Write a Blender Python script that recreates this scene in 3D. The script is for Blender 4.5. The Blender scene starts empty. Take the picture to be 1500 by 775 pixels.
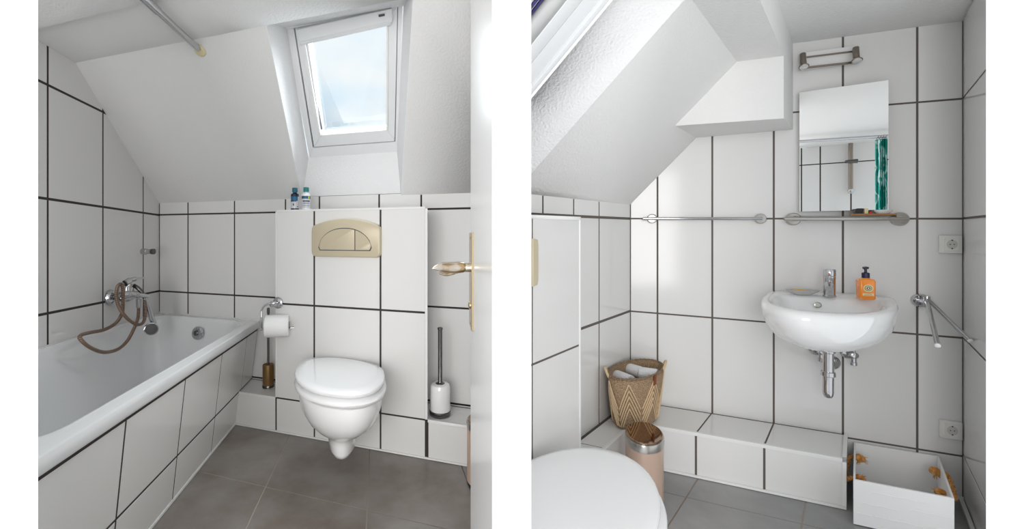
import bpy, bmesh, math, random
from mathutils import Vector, Matrix
random.seed(7)
scene = bpy.context.scene
COL = scene.collection
PI = math.pi

# ------------------------------------------------------------------ camera
CX, CY, FPX, EYE = 620.0, 345.0, 600.0, 1.05
cd = bpy.data.cameras.new('camera'); cam_ob = bpy.data.objects.new('camera', cd); COL.objects.link(cam_ob)
cam_ob.location = (0, 0, EYE); cam_ob.rotation_euler = (PI / 2, 0, 0)
cd.sensor_width = 36; cd.lens = FPX / 1500 * 36
cd.shift_x = (750 - CX) / 1500; cd.shift_y = -(387.5 - CY) / 1500
cd.clip_start = 0.05; cd.clip_end = 100
scene.camera = cam_ob
EYEV = Vector((0, 0, EYE))

def sight(x, y):
    """direction in which the photograph shows a point (used to measure the rooms)"""
    return Vector(((x - CX) / FPX, 1.0, (CY - y) / FPX))

# ------------------------------------------------------------------ room frames (u along the back wall, d away from the viewer, z up)
class Frame:
    def __init__(s, vu, vd, q):
        s.U = (-sight(*vu)).normalized(); s.D = sight(*vd).normalized(); s.Z = Vector((0, 0, 1))
        r = sight(*q); s.O = EYEV + r * (-EYE / r.z)
        s.nd = s.U.cross(s.Z).normalized()          # normal of the back wall, towards the viewer
        if s.nd.y > 0: s.nd = -s.nd
        s.nu = s.D.cross(s.Z).normalized()          # normal of the side walls, to the right
        if s.nu.dot(s.U) < 0: s.nu = -s.nu
        s.Dh = Vector((s.D.x, s.D.y, 0)).normalized(); s.Uh = Vector((s.U.x, s.U.y, 0)).normalized()
    def p(s, u, d, z): return s.O + s.U * u + s.D * d + s.Z * z
    def coords(s, w):
        m = Matrix((s.U, s.D, s.Z)).transposed()
        return m.inverted() @ (w - s.O)
    def hit(s, x, y, **k):
        e = {'u': s.U, 'd': s.D, 'z': s.Z}; (fk, fv), = k.items(); a, b = [q for q in 'udz' if q != fk]
        r = sight(x, y); m = Matrix((e[a], e[b], -r)).transposed()
        v = m.inverted() @ (EYEV - s.O - e[fk] * fv)
        o = {fk: fv, a: v[0], b: v[1]}
        return (o['u'], o['d'], o['z'])
    def w(s, x, y, **k): return s.p(*s.hit(x, y, **k))
    def on_plane(s, x, y, p0, n):
        r = sight(x, y); t = (p0 - EYEV).dot(n) / r.dot(n)
        return s.coords(EYEV + r * t)
L = Frame((-1190, 345), (554, 362), (344.6, 621))
R = Frame((-760, 320), (1256, 335), (1240, 745))

# ------------------------------------------------------------------ materials
def new_mat(name):
    m = bpy.data.materials.new(name); m.use_nodes = True
    return m, m.node_tree, m.node_tree.nodes['Principled BSDF']
def rgb(r, g, b):
    f = lambda c: (c / 255 / 12.92) if c / 255 <= .04045 else ((c / 255 + .055) / 1.055) ** 2.4
    return (f(r), f(g), f(b), 1)
def mat(name, col, rough=.5, metal=0, bump=None, noise=None, spec=None, trans=0, coat=0, ior=None):
    m, nt, b = new_mat(name)
    b.inputs['Base Color'].default_value = col
    b.inputs['Roughness'].default_value = rough; b.inputs['Metallic'].default_value = metal
    if spec is not None: b.inputs['Specular IOR Level'].default_value = spec
    if trans: b.inputs['Transmission Weight'].default_value = trans
    if coat: b.inputs['Coat Weight'].default_value = coat; b.inputs['Coat Roughness'].default_value = .05
    if ior: b.inputs['IOR'].default_value = ior
    N = nt.nodes; K = nt.links
    if bump or noise:
        tc = N.new('ShaderNodeTexCoord')
    if bump:
        sc, st, dist = bump
        n = N.new('ShaderNodeTexNoise'); n.inputs['Scale'].default_value = sc; n.inputs['Detail'].default_value = 4
        K.new(tc.outputs['Object'], n.inputs['Vector'])
        bp = N.new('ShaderNodeBump'); bp.inputs['Strength'].default_value = st; bp.inputs['Distance'].default_value = dist
        K.new(n.outputs['Fac'], bp.inputs['Height']); K.new(bp.outputs['Normal'], b.inputs['Normal'])
    if noise:
        sc, col2 = noise
        n = N.new('ShaderNodeTexNoise'); n.inputs['Scale'].default_value = sc; n.inputs['Detail'].default_value = 5
        K.new(tc.outputs['Object'], n.inputs['Vector'])
        cr = N.new('ShaderNodeValToRGB'); cr.color_ramp.elements[0].position = .38; cr.color_ramp.elements[1].position = .66
        cr.color_ramp.elements[0].color = col; cr.color_ramp.elements[1].color = col2
        K.new(n.outputs['Fac'], cr.inputs['Fac']); K.new(cr.outputs['Color'], b.inputs['Base Color'])
    return m
M = {}
M['tile'] = mat('white_glazed_tile', (.765, .758, .745, 1), .12, bump=(5, .05, .01), spec=.5)
M['grout'] = mat('dark_grout', rgb(58, 52, 50), .9)
M['grout_grey'] = mat('grey_brown_grout', rgb(98, 91, 86), .9)
M['plaster'] = mat('white_plaster', (.76, .755, .745, 1), .85, bump=(110, .4, .005))
M['stucco'] = mat('coarse_white_stucco', (.80, .80, .805, 1), .8, bump=(130, .5, .007))
M['paint'] = mat('white_wall_paint', (.93, .93, .93, 1), .9)
M['trimwhite'] = mat('white_trim', (.82, .82, .81, 1), .25)
M['ceramic'] = mat('white_ceramic', (.86, .86, .86, 1), .08, coat=.4)
M['seat'] = mat('white_seat_plastic', (.87, .87, .875, 1), .14)
M['enamel'] = mat('white_enamel', (.78, .785, .79, 1), .1, coat=.3)
M['chrome'] = mat('chrome', (.56, .56, .57, 1), .09, 1)
M['brushed'] = mat('brushed_steel', (.52, .50, .47, 1), .28, 1)
M['darksteel'] = mat('dark_steel', (.16, .155, .15, 1), .25, 1)
M['brass'] = mat('satin_brass', (.58, .45, .28, 1), .2, 1)
M['nickel'] = mat('champagne_nickel', (.82, .74, .64, 1), .2, 1)
M['bronze'] = mat('brushed_bronze', (.40, .25, .11, 1), .33, 1)
M['champagne'] = mat('champagne_plate', rgb(198, 186, 160), .38, .08)
M['copper'] = mat('rose_beige_lacquer', rgb(206, 178, 160), .35, .15)
M['binlid'] = mat('dark_mirror_lid', (.34, .24, .17, 1), .06, 1)
M['frame'] = mat('white_window_frame', (.80, .81, .82, 1), .3)
M['gasket'] = mat('dark_gasket', (.06, .06, .07, 1), .6)
M['door'] = mat('white_door_lacquer', (.82, .81, .80, 1), .22)
M['paper'] = mat('white_paper', (.86, .86, .85, 1), .95, bump=(120, .15, .002))
M['card'] = mat('brown_cardboard', rgb(150, 105, 60), .9)
M['towel'] = mat('white_terry', (.86, .87, .88, 1), 1, bump=(260, .8, .006))
M['wicker'] = mat('seagrass', rgb(158, 128, 98), .85, noise=(230, rgb(212, 182, 148)))
M['braid'] = mat('pale_seagrass', rgb(214, 188, 152), .8)
M['leather'] = mat('tan_leather', rgb(132, 62, 30), .6)
M['rope'] = mat('jute_rope', rgb(182, 118, 52), .95, noise=(90, rgb(220, 172, 108)))
M['whiteboard'] = mat('white_painted_board', (.84, .835, .83, 1), .6)
M['wood'] = mat('light_brown_wood', rgb(170, 118, 70), .5)
M['black'] = mat('black_plastic', (.012, .012, .013, 1), .35)
M['navy'] = mat('navy_plastic', (.012, .014, .05, 1), .3)
M['teal'] = mat('teal_plastic', rgb(12, 92, 112), .35)
M['bottle'] = mat('dark_blue_bottle', (.008, .016, .035, 1), .2)
M['whitebottle'] = mat('white_bottle', (.80, .82, .84, 1), .3)
M['label'] = mat('grey_white_label', rgb(196, 198, 204), .5)
M['labelblue'] = mat('blue_label', rgb(24, 92, 128), .5)
M['labelyellow'] = mat('yellow_green_label', rgb(180, 196, 60), .5)
M['red'] = mat('red_print', rgb(190, 50, 40), .5)
M['cream'] = mat('cream_label', rgb(226, 214, 170), .5)
M['soap'] = mat('yellow_soap', rgb(226, 176, 74), .45)
M['grey'] = mat('grey_rubber', (.09, .09, .088, 1), .45)
M['greyceramic'] = mat('pale_grey_ceramic', (.50, .50, .49, 1), .15)
M['socket'] = mat('white_socket_plastic', (.80, .79, .76, 1), .35)
M['darknickel'] = mat('dark_brushed_nickel', (.30, .26, .22, 1), .3, 1)
M['bulb'] = mat('reflector_bulb', (.80, .80, .78, 1), .15, .4)

def make_amber():
    m, nt, b = new_mat('amber_liquid')
    b.inputs['Base Color'].default_value = (.95, .28, .015, 1); b.inputs['Roughness'].default_value = .05
    b.inputs['Subsurface Weight'].default_value = .4; b.inputs['Subsurface Scale'].default_value = .03
    b.inputs['Coat Weight'].default_value = .8
    return m
M['amber'] = make_amber()
def make_glass():
    m, nt, b = new_mat('thin_clear_glass'); N = nt.nodes; K = nt.links
    t = N.new('ShaderNodeBsdfTransparent'); t.inputs['Color'].default_value = (.96, .98, .98, 1)
    g = N.new('ShaderNodeBsdfGlossy'); g.inputs['Roughness'].default_value = .02
    f = N.new('ShaderNodeFresnel'); f.inputs['IOR'].default_value = 1.45
    x = N.new('ShaderNodeMixShader'); K.new(f.outputs[0], x.inputs[0]); K.new(t.outputs[0], x.inputs[1]); K.new(g.outputs[0], x.inputs[2])
    K.new(x.outputs[0], nt.nodes['Material Output'].inputs['Surface'])
    return m
M['glass'] = make_glass()
M['mirror'] = mat('mirror_glass', (.90, .90, .89, 1), .0, 1)
def make_hose():
    m, nt, b = new_mat('ribbed_metal_hose'); N = nt.nodes; K = nt.links
    b.inputs['Metallic'].default_value = .9; b.inputs['Roughness'].default_value = .3
    tc = N.new('ShaderNodeUVMap'); w = N.new('ShaderNodeTexWave'); w.bands_direction = 'X'
    w.inputs['Scale'].default_value = 62; K.new(tc.outputs[0], w.inputs['Vector'])
    cr = N.new('ShaderNodeValToRGB'); cr.color_ramp.elements[0].color = rgb(70, 45, 36); cr.color_ramp.elements[1].color = rgb(190, 165, 145)
    K.new(w.outputs['Fac'], cr.inputs['Fac']); K.new(cr.outputs[0], b.inputs['Base Color'])
    bp = N.new('ShaderNodeBump'); bp.inputs['Strength'].default_value = .6; bp.inputs['Distance'].default_value = .003
    K.new(w.outputs['Fac'], bp.inputs['Height']); K.new(bp.outputs[0], b.inputs['Normal'])
    return m
M['hose'] = make_hose()
def make_weave():
    m = M['wicker']; nt = m.node_tree; N = nt.nodes; K = nt.links; b = N['Principled BSDF']
    uv = N.new('ShaderNodeUVMap'); w = N.new('ShaderNodeTexWave'); w.bands_direction = 'Y'; w.inputs['Scale'].default_value = 9
    w.inputs['Distortion'].default_value = 2.5; w.inputs['Detail'].default_value = 2; w.inputs['Detail Scale'].default_value = 6
    K.new(uv.outputs[0], w.inputs['Vector'])
    bp = N.new('ShaderNodeBump'); bp.inputs['Strength'].default_value = .8; bp.inputs['Distance'].default_value = .003
    K.new(w.outputs['Fac'], bp.inputs['Height']); K.new(bp.outputs[0], b.inputs['Normal'])
make_weave()
def make_floor(c0, c1, nm):
    m, nt, b = new_mat(nm); N = nt.nodes; K = nt.links
    tc = N.new('ShaderNodeTexCoord')
    n = N.new('ShaderNodeTexNoise'); n.inputs['Scale'].default_value = 3.2; n.inputs['Detail'].default_value = 7; n.inputs['Roughness'].default_value = .6
    K.new(tc.outputs['Object'], n.inputs['Vector'])
    cr = N.new('ShaderNodeValToRGB'); e = cr.color_ramp.elements
    e[0].position = .3; e[0].color = c0; e[1].position = .72; e[1].color = c1
    K.new(n.outputs['Fac'], cr.inputs['Fac']); K.new(cr.outputs[0], b.inputs['Base Color'])
    b.inputs['Roughness'].default_value = .38
    bp = N.new('ShaderNodeBump'); bp.inputs['Strength'].default_value = .15; bp.inputs['Distance'].default_value = .01
    K.new(n.outputs['Fac'], bp.inputs['Height']); K.new(bp.outputs[0], b.inputs['Normal'])
    return m
M['floor'] = make_floor(rgb(130, 130, 131), rgb(160, 159, 158), 'grey_slate_tile')
M['floor_warm_cast'] = make_floor(rgb(108, 96, 86), rgb(148, 144, 140), 'grey_slate_warm_cast')  # grey slate with the warm cast of the light painted in as taupe
M['floorgrout'] = mat('beige_floor_grout', rgb(158, 148, 136), .9)
def make_curtain():
    m, nt, b = new_mat('teal_leaf_print_fabric'); N = nt.nodes; K = nt.links
    tc = N.new('ShaderNodeTexCoord'); w = N.new('ShaderNodeTexWave'); w.inputs['Scale'].default_value = 5; w.inputs['Distortion'].default_value = 14
    w.inputs['Detail'].default_value = 3; K.new(tc.outputs['Object'], w.inputs['Vector'])
    cr = N.new('ShaderNodeValToRGB'); e = cr.color_ramp.elements
    e[0].position = .72; e[0].color = rgb(0, 158, 146); e[1].position = .8; e[1].color = rgb(190, 226, 222)
    K.new(w.outputs['Fac'], cr.inputs['Fac']); K.new(cr.outputs[0], b.inputs['Base Color']); b.inputs['Roughness'].default_value = .8
    return m
M['curtain'] = make_curtain()

# ------------------------------------------------------------------ mesh builder (world coordinates in, one mesh object out)
class MB:
    def __init__(s): s.v = []; s.f = []; s.mi = []; s.cm = 0; s.uv = {}
    def add(s, vs, fs, uvs=None):
        o = len(s.v); s.v += [Vector(q) for q in vs]
        for k, f in enumerate(fs):
            if uvs: s.uv[len(s.f)] = uvs[k]
            s.f.append([o + i for i in f]); s.mi.append(s.cm)
        return s
    def prism(s, poly, off):
        """closed polygon of world points pushed by a vector (or to a second ring)"""
        n = len(poly); b = [Vector(q) for q in poly]
        t = [q + off for q in b] if isinstance(off, Vector) else [Vector(q) for q in off]
        return s.add(b + t, [list(range(n))[::-1], list(range(n, 2 * n))] + [[i, (i + 1) % n, n + (i + 1) % n, n + i] for i in range(n)])
    def block(s, F, u0, u1, d0, d1, z0, z1):
        return s.prism([F.p(u0, d0, z0), F.p(u1, d0, z0), F.p(u1, d1, z0), F.p(u0, d1, z0)],
                       [F.p(u0, d0, z1), F.p(u1, d0, z1), F.p(u1, d1, z1), F.p(u0, d1, z1)])
    def loft(s, rings, cap0=True, cap1=True, uvlen=None):
        n = len(rings[0]); vs = [q for r in rings for q in r]; fs = []; uvs = []
        for k in range(len(rings) - 1):
            for i in range(n):
                j = (i + 1) % n
                fs.append([k * n + i, k * n + j, (k + 1) * n + j, (k + 1) * n + i])
                a0, a1 = (uvlen[k], uvlen[k + 1]) if uvlen else (k, k + 1)
                uvs.append([(a0, i / n), (a0, (i + 1) / n), (a1, (i + 1) / n), (a1, i / n)])
        if cap0: fs.append(list(range(n))[::-1]); uvs.append([(0, 0)] * n)
        if cap1: fs.append([(len(rings) - 1) * n + i for i in range(n)]); uvs.append([(0, 0)] * n)
        return s.add(vs, fs, uvs)
    def tube(s, pts, r, seg=12, caps=True):
        pts = [Vector(q) for q in pts]; n = len(pts); rs = r if isinstance(r, (list, tuple)) else [r] * n
        t0 = (pts[1] - pts[0]).normalized(); a = t0.orthogonal().normalized(); rings = []; ul = [0.]
        for i in range(n):
            t = ((pts[min(i + 1, n - 1)] - pts[max(i - 1, 0)])).normalized()
            a = (a - t * a.dot(t)).normalized(); b = t.cross(a)
            rings.append([pts[i] + (a * math.cos(2 * PI * k / seg) + b * math.sin(2 * PI * k / seg)) * rs[i] for k in range(seg)])
            if i: ul.append(ul[-1] + (pts[i] - pts[i - 1]).length)
        return s.loft(rings, caps, caps, ul)
    def lathe(s, c, prof, ax=Vector((0, 0, 1)), seg=28, ex=None, ey=None, caps=True):
        """profile of (radius, height) about an axis; ex, ey give the plan axes (with their own length for an oval)"""
        ax = Vector(ax).normalized()
        if ex is None:
            ex = ax.orthogonal().normalized(); ey = ax.cross(ex)
        c = Vector(c)
        rings = [[c + ax * h + (ex * math.cos(2 * PI * k / seg) + ey * math.sin(2 * PI * k / seg)) * max(r, 1e-4) for k in range(seg)] for r, h in prof]
        return s.loft(rings, caps, caps)
    def build(s, name, mats, parent=None, bevel=0, sharp=35, sub=0, origin=None):
        me = bpy.data.meshes.new(name)
        org = Vector(parent['_o']) if parent is not None else (Vector(origin) if origin is not None else Vector((0, 0, 0)))
        me.from_pydata([q - org for q in s.v], [], s.f)
        if not isinstance(mats, (list, tuple)): mats = [mats]
        for m in mats: me.materials.append(M[m] if isinstance(m, str) else m)
        for p, k in zip(me.polygons, s.mi): p.material_index = k; p.use_smooth = True
        if s.uv:
            lay = me.uv_layers.new(name='UVMap')
            for fi, u in s.uv.items():
                p = me.polygons[fi]
                for li, q in zip(p.loop_indices, u): lay.data[li].uv = q
        bm = bmesh.new(); bm.from_mesh(me); bmesh.ops.recalc_face_normals(bm, faces=bm.faces); bm.to_mesh(me); bm.free()
        me.set_sharp_from_angle(angle=math.radians(sharp))
        o = bpy.data.objects.new(name, me); COL.objects.link(o)
        o['_o'] = list(org)
        if parent is not None: o.parent = parent
        else: o.location = org
        if bevel:
            b = o.modifiers.new('bevel', 'BEVEL'); b.width = bevel; b.segments = 2; b.limit_method = 'ANGLE'; b.angle_limit = math.radians(40)
        if sub:
            b = o.modifiers.new('subsurf', 'SUBSURF'); b.levels = sub; b.render_levels = sub
        return o
def thing(name, label, cat, loc, group=None, kind=None):
    o = bpy.data.objects.new(name, None); COL.objects.link(o); o.location = loc; o['_o'] = list(loc); o.empty_display_size = .05
    tag(o, label, cat, group, kind); return o
def tag(o, label=None, cat=None, group=None, kind=None):
    if label: o['label'] = label
    if cat: o['category'] = cat
    if group: o['group'] = group
    if kind: o['kind'] = kind
    return o
def struct(o, label=None): return tag(o, label, None, None, 'structure')
def bez(pts, n=8):
    """Catmull-Rom through points"""
    P = [Vector(q) for q in pts]; P = [P[0] * 2 - P[1]] + P + [P[-1] * 2 - P[-2]]; out = []
    for i in range(1, len(P) - 2):
        for k in range(n):
            t = k / n; a, b, c, d = P[i - 1:i + 3]
            out.append(.5 * ((2 * b) + (c - a) * t + (2 * a - 5 * b + 4 * c - d) * t * t + (3 * b - a - 3 * c + d) * t ** 3))
    return out + [P[-2]]
def clip(poly, cl):
    """2-D convex clip (counter-clockwise clip polygon)"""
    out = poly
    for i in range(len(cl)):
        a, b = cl[i], cl[(i + 1) % len(cl)]; inp = out; out = []
        side = lambda q: (b[0] - a[0]) * (q[1] - a[1]) - (b[1] - a[1]) * (q[0] - a[0])
        for j in range(len(inp)):
            p, q = inp[j], inp[(j + 1) % len(inp)]; sp, sq = side(p), side(q)
            if sp >= 0: out.append(p)
            if (sp >= 0) != (sq >= 0):
                t = sp / (sp - sq); out.append((p[0] + (q[0] - p[0]) * t, p[1] + (q[1] - p[1]) * t))
        if not out: return []
    return out
def tiled(name, fn, n, poly, ac, bc, parent=None, g=.009, back=.05, t=.0016, mats=('tile', 'grout'), bev=.0007, mb=None):
    """glazed tiles standing proud of a dark grout bed; fn(a, b) gives the grout plane, n its outward normal"""
    m = mb or MB(); m.cm = 1
    m.prism([fn(*q) for q in poly], -n * back)
    m.cm = 0
    lo = lambda l, k: (l[0] - 9 if k == 0 else l[k - 1])
    for i in range(len(ac) + 1):
        a0 = -9 if i == 0 else ac[i - 1] + g / 2; a1 = 9 if i == len(ac) else ac[i] - g / 2
        for j in range(len(bc) + 1):
            b0 = -9 if j == 0 else bc[j - 1] + g / 2; b1 = 9 if j == len(bc) else bc[j] - g / 2
            c = clip([(a0, b0), (a1, b0), (a1, b1), (a0, b1)], poly)
            if len(c) < 3: continue
            ca = sum(q[0] for q in c) / len(c); cb = sum(q[1] for q in c) / len(c)
            if max(q[0] for q in c) - min(q[0] for q in c) < .006 or max(q[1] for q in c) - min(q[1] for q in c) < .006: continue
            def sh(q):
                dx, dy = q[0] - ca, q[1] - cb
                return (q[0] - math.copysign(min(bev, abs(dx)), dx), q[1] - math.copysign(min(bev, abs(dy)), dy))
            r0 = [fn(*q) + n * .0002 for q in c]; r1 = [fn(*q) + n * (t - .0006) for q in c]; r2 = [fn(*sh(q)) + n * t for q in c]
            m.loft([r0, r1, r2], False, True)
    if mb: return None
    return m.build(name, list(mats), parent, sharp=25)
def rr(cu, cd_, hu, hd, rad, n=8):
    """rounded rectangle outline in plan"""
    out = []
    rad = min(rad, hu, hd)
    for k, (sx, sy) in enumerate(((1, 1), (-1, 1), (-1, -1), (1, -1))):
        for i in range(n + 1):
            a = PI / 2 * k + PI / 2 * i / n
            out.append((cu + sx * (hu - rad) + rad * math.cos(a), cd_ + sy * (hd - rad) + rad * math.sin(a)))
    return out

# ================================================================== LEFT ROOM : shell
WU, WD = -.743, .245            # left wall, back wall
LB, LC, LCD = 1.273, 1.877, -.524   # slope foot, flat ceiling height, where the slope meets it
UE = 1.93
BZ = .183                       # ledge height
up = L.Z
poly = [(WU, 0), (UE, 0), (UE, LB + .01), (WU, LB + .01)]
o = tiled('wall_back', lambda a, b: L.p(a, WD, b), L.nd, poly, [WU + .003, -.489, -.111, .267, .5, .877, 1.121, 1.498], [.188, .683, 1.196], g=.010)
struct(o, 'white tiled wall behind the tub and the toilet box')
poly = [(-1.9, 0), (WD, 0), (WD, LB), (LCD, LC), (-1.9, LC)]
o = tiled('wall_left', lambda a, b: L.p(WU, a, b), L.nu, poly, [-1.43, -1.06, -.692, -.323, .056], [.172, .683, 1.194, 1.703], g=.012)
struct(o, 'white tiled wall along the length of the bathtub')
# floor
def floor(name, F, u0, u1, d0, d1, us, ds, label, mt='floor'):
    o = tiled(name, lambda a, b: F.p(a, b, -.004), F.Z, [(u0, d0), (u1, d0), (u1, d1), (u0, d1)], us, ds, g=.005, back=.04, mats=(mt, 'floorgrout'), bev=.001)
    return struct(o, label)
floor('floor', L, -.3, 1.6, -1.75, .02, [-.10, .362, .825, 1.287], [-1.40, -.94, -.478], 'grey slate tiled floor before the tub and toilet', 'floor_warm_cast')
# ledge (tiled step) of the left room
m = MB()
tiled(None, lambda a, b: L.p(a, 0, b), L.nd, [(0, 0), (.277, 0), (.277, BZ - .012), (0, BZ - .012)], [.2725], [], g=.009, back=.02, mb=m)
tiled(None, lambda a, b: L.p(a, 0, b), L.nd, [(.277, 0), (1.121, 0), (1.121, BZ + .002), (.277, BZ + .002)], [.51, .884, 1.1165], [BZ - .002], g=.009, back=.02, mb=m)
tiled(None, lambda a, b: L.p(a, 0, b), L.nd, [(1.121, 0), (UE, 0), (UE, BZ - .012), (1.121, BZ - .012)], [1.1255, 1.495], [], g=.009, back=.02, mb=m)
tiled(None, lambda a, b: L.p(a, b, BZ - .004), up, [(0, .012), (UE, .012), (UE, WD - .020), (0, WD - .020)], [.277, .65, 1.121, 1.495], [], g=.006, back=.02, mb=m)
m.cm = 2; m.block(L, -.0, .268, -.003, .009, BZ - .012, BZ + .001); m.block(L, 1.126, UE, -.003, .009, BZ - .012, BZ + .001)
m.cm = 1; m.block(L, 0, UE, .021, WD - .001, 0, BZ - .006)
struct(m.build('wall_ledge', ['tile', 'grout', 'trimwhite'], None, sharp=25), 'low white tiled ledge under the toilet box')
m = MB()
for u in (.02,): m.block(L, -.0, 1.33, -.010, -.0045, 0, .008)
struct(m.build('baseboard_back', 'trimwhite'), 'thin white sealing strip at the foot of the ledge')
# cistern boxing
b0, b1, bz = .270, 1.124, 1.186
m = MB()
tiled(None, lambda a, b: L.p(a, -.001, b), L.nd, [(b0 + .008, BZ + .002), (b1 - .012, BZ + .002), (b1 - .012, bz - .01), (b0 + .008, bz - .01)], [.5094, .8838], [.686], g=.010, back=.02, mb=m)
m.cm = 2
for u0, u1 in ((b0, b0 + .008), (b1 - .012, b1)): m.block(L, u0, u1, -.006, .012, BZ + .002, bz)
m.block(L, b0, b1, -.006, WD - .001, bz - .010, bz)
m.cm = 0
m.block(L, b0 + .001, b0 + .02, .012, WD - .001, BZ + .002, bz - .01); m.block(L, b1 - .02, b1 - .001, .012, WD - .001, BZ + .002, bz - .01)
struct(m.build('wall_cistern', ['tile', 'grout', 'trimwhite'], None, sharp=25), 'white tiled boxing that carries the flush plate')

# sloped ceiling with the skylight opening
TS = Vector((0, 0, 0))
def slab(m, F, quad, dz):
    """quad in frame coordinates lifted by dz"""
    m.prism([F.p(*q) for q in quad], F.Z * dz)
wo0, wo1 = .380, 1.007          # skylight opening at the room side
wi0, wi1 = .424, .984           # at the window frame
OFF = .235
sl = lambda d: LB + (WD - d) * (LC - LB) / (WD - LCD)
m = MB()
m.prism([L.p(WU, WD, LB), L.p(wo0, WD, LB), L.p(wo0, LCD, LC), L.p(WU, LCD, LC)],
        [L.p(WU, WD, LB + OFF), L.p(wi0, WD, LB + OFF), L.p(wi0, LCD, LC + OFF), L.p(WU, LCD, LC + OFF)])
m.prism([L.p(wo1, WD, LB), L.p(UE, WD, LB), L.p(UE, LCD, LC), L.p(wo1, LCD, LC)],
        [L.p(wi1, WD, LB + OFF), L.p(UE, WD, LB + OFF), L.p(UE, LCD, LC + OFF), L.p(wi1, LCD, LC + OFF)])
struct(m.build('ceiling_slope', 'plaster'), 'white rough plastered roof slope above the tub')
# reveal lining, its own coarse stucco
m = MB()
e = .002
m.prism([L.p(wo0 - .001, WD, LB), L.p(wo0 + e, WD, LB), L.p(wo0 + e, LCD, LC - .001), L.p(wo0 - .001, LCD, LC - .001)],
        [L.p(wi0 - .001, WD, LB + OFF), L.p(wi0 + e, WD, LB + OFF), L.p(wi0 + e, LCD, LC + OFF), L.p(wi0 - .001, LCD, LC + OFF)])
m.prism([L.p(wo1 - e, WD, LB), L.p(wo1 + .001, WD, LB), L.p(wo1 + .001, LCD, LC - .001), L.p(wo1 - e, LCD, LC - .001)],
        [L.p(wi1 - e, WD, LB + OFF), L.p(wi1 + .001, WD, LB + OFF), L.p(wi1 + .001, LCD, LC + OFF), L.p(wi1 - e, LCD, LC + OFF)])
m.prism([L.p(wo0, WD, LB + .012), L.p(wo1, WD, LB + .012), L.p(wi1, WD, LB + OFF + .03), L.p(wi0, WD, LB + OFF + .03)], -L.nd * .05)
m.prism([L.p(wo0, LCD - .015, LC + .01), L.p(wo1, LCD - .015, LC + .01), L.p(wi1, -.330, 1.963), L.p(wi0, -.330, 1.963)],
        [L.p(wo0, LCD - .05, LC + .06), L.p(wo1, LCD - .05, LC + .06), L.p(wi1, -.360, 2.03), L.p(wi0, -.360, 2.03)])
struct(m.build('trim_1', 'stucco'), 'white stucco reveal around the skylight above the toilet')
m = MB()
m.block(L, WU, UE, -1.35, LCD, LC, LC + .06)
struct(m.build('ceiling', 'plaster'), 'flat white ceiling strip above the roof slope')
bd = L.hit(130, 24, z=LC - .02)[1]
m = MB(); m.block(L, WU + .005, UE, bd - .30, bd, LC - .02, LC)
struct(m.build('ceiling_beam', 'plaster'), 'white plastered beam crossing the ceiling over the tub')

# skylight, left room
W0 = L.p(0, WD, LB + .238)
sv = (L.p(0, -.330, 1.963) - W0).normalized()
wn = L.Uh.cross(sv).normalized()
if wn.z > 0: wn = -wn           # towards the room
def wpt(x, y, n=0):
    r = sight(x, y); N = L.U.cross(sv).normalized()
    P0 = W0 + wn * n; t = (P0 - EYEV).dot(N) / r.dot(N); return EYEV + r * t
def ring(m, outer, inner, h):
    """frame between two quads, pushed by h"""
    for i in range(4):
        j = (i + 1) % 4
        m.prism([outer[i], outer[j], inner[j], inner[i]], h)
out0 = [wpt(417, 42, -.0), wpt(590, 6, -.0), wpt(583, 222), wpt(453.5, 231.5)]
gap0 = [wpt(430, 42), wpt(583, 9.3), wpt(579, 208.5), wpt(458, 217)]
gap1 = [wpt(431.5, 42), wpt(581.8, 9.8), wpt(577.8, 207.3), wpt(459.5, 215.8)]
gl = [wpt(449, 50, -.0), wpt(567.6, 26), wpt(567.0, 190.6), wpt(470.6, 198.5)]
wt = thing('window_1', 'skylight with white frame and cloudy sky above the toilet', None, W0 + L.U * .7, None, 'structure')
m = MB(); ring(m, out0, gap0, -wn * .09); m.build('window_frame', 'frame', wt, bevel=.002)
m = MB(); ring(m, [q - wn * .012 for q in gap0], [q - wn * .012 for q in gap1], -wn * .06); m.build('gasket', 'gasket', wt)
m = MB(); ring(m, [q - wn * .002 for q in gap1], [q - wn * .002 for q in gl], -wn * .05); m.build('sash', 'frame', wt, bevel=.003)
m = MB(); m.prism([q - wn * .035 for q in gl], -wn * .004); m.build('pane', 'glass', wt)
bl = [wpt(433, 44, .02), wpt(573.5, 13, .02), wpt(574.5, 31, .02), wpt(438, 62, .02)]
m = MB(); m.prism(bl, -wn * .045)
m.prism([bl[3], bl[2], wpt(572, 37.5, .008), wpt(441, 67, .008)], -wn * .03)
bc = m.build('blind_cassette', 'frame', wt, bevel=.003)
m = MB(); m.prism([wpt(554.5, 21.4, .0215), wpt(563.5, 19.6, .0215), wpt(563.8, 23.2, .0215), wpt(555, 25, .0215)], wn * .001)
m.build('maker_badge', 'grey', bc)
m = MB()
m.prism([wpt(443.5, 64, .0), wpt(448.3, 63, .0), wpt(470.5, 197, .0), wpt(467, 198.5, .0)], wn * .010)
m.prism([wpt(566.8, 38, .0), wpt(569.3, 38, .0), wpt(568.8, 190, .0), wpt(566.4, 190.5, .0)], wn * .010)
m.build('blind_rail', 'trimwhite', wt)
m = MB(); m.prism([wpt(449.5, 66, -.01), wpt(450.4, 66, -.01), wpt(471.6, 190, -.01), wpt(470.8, 190, -.01)], -wn * .008); m.build('pane_line', 'gasket', wt)

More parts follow.
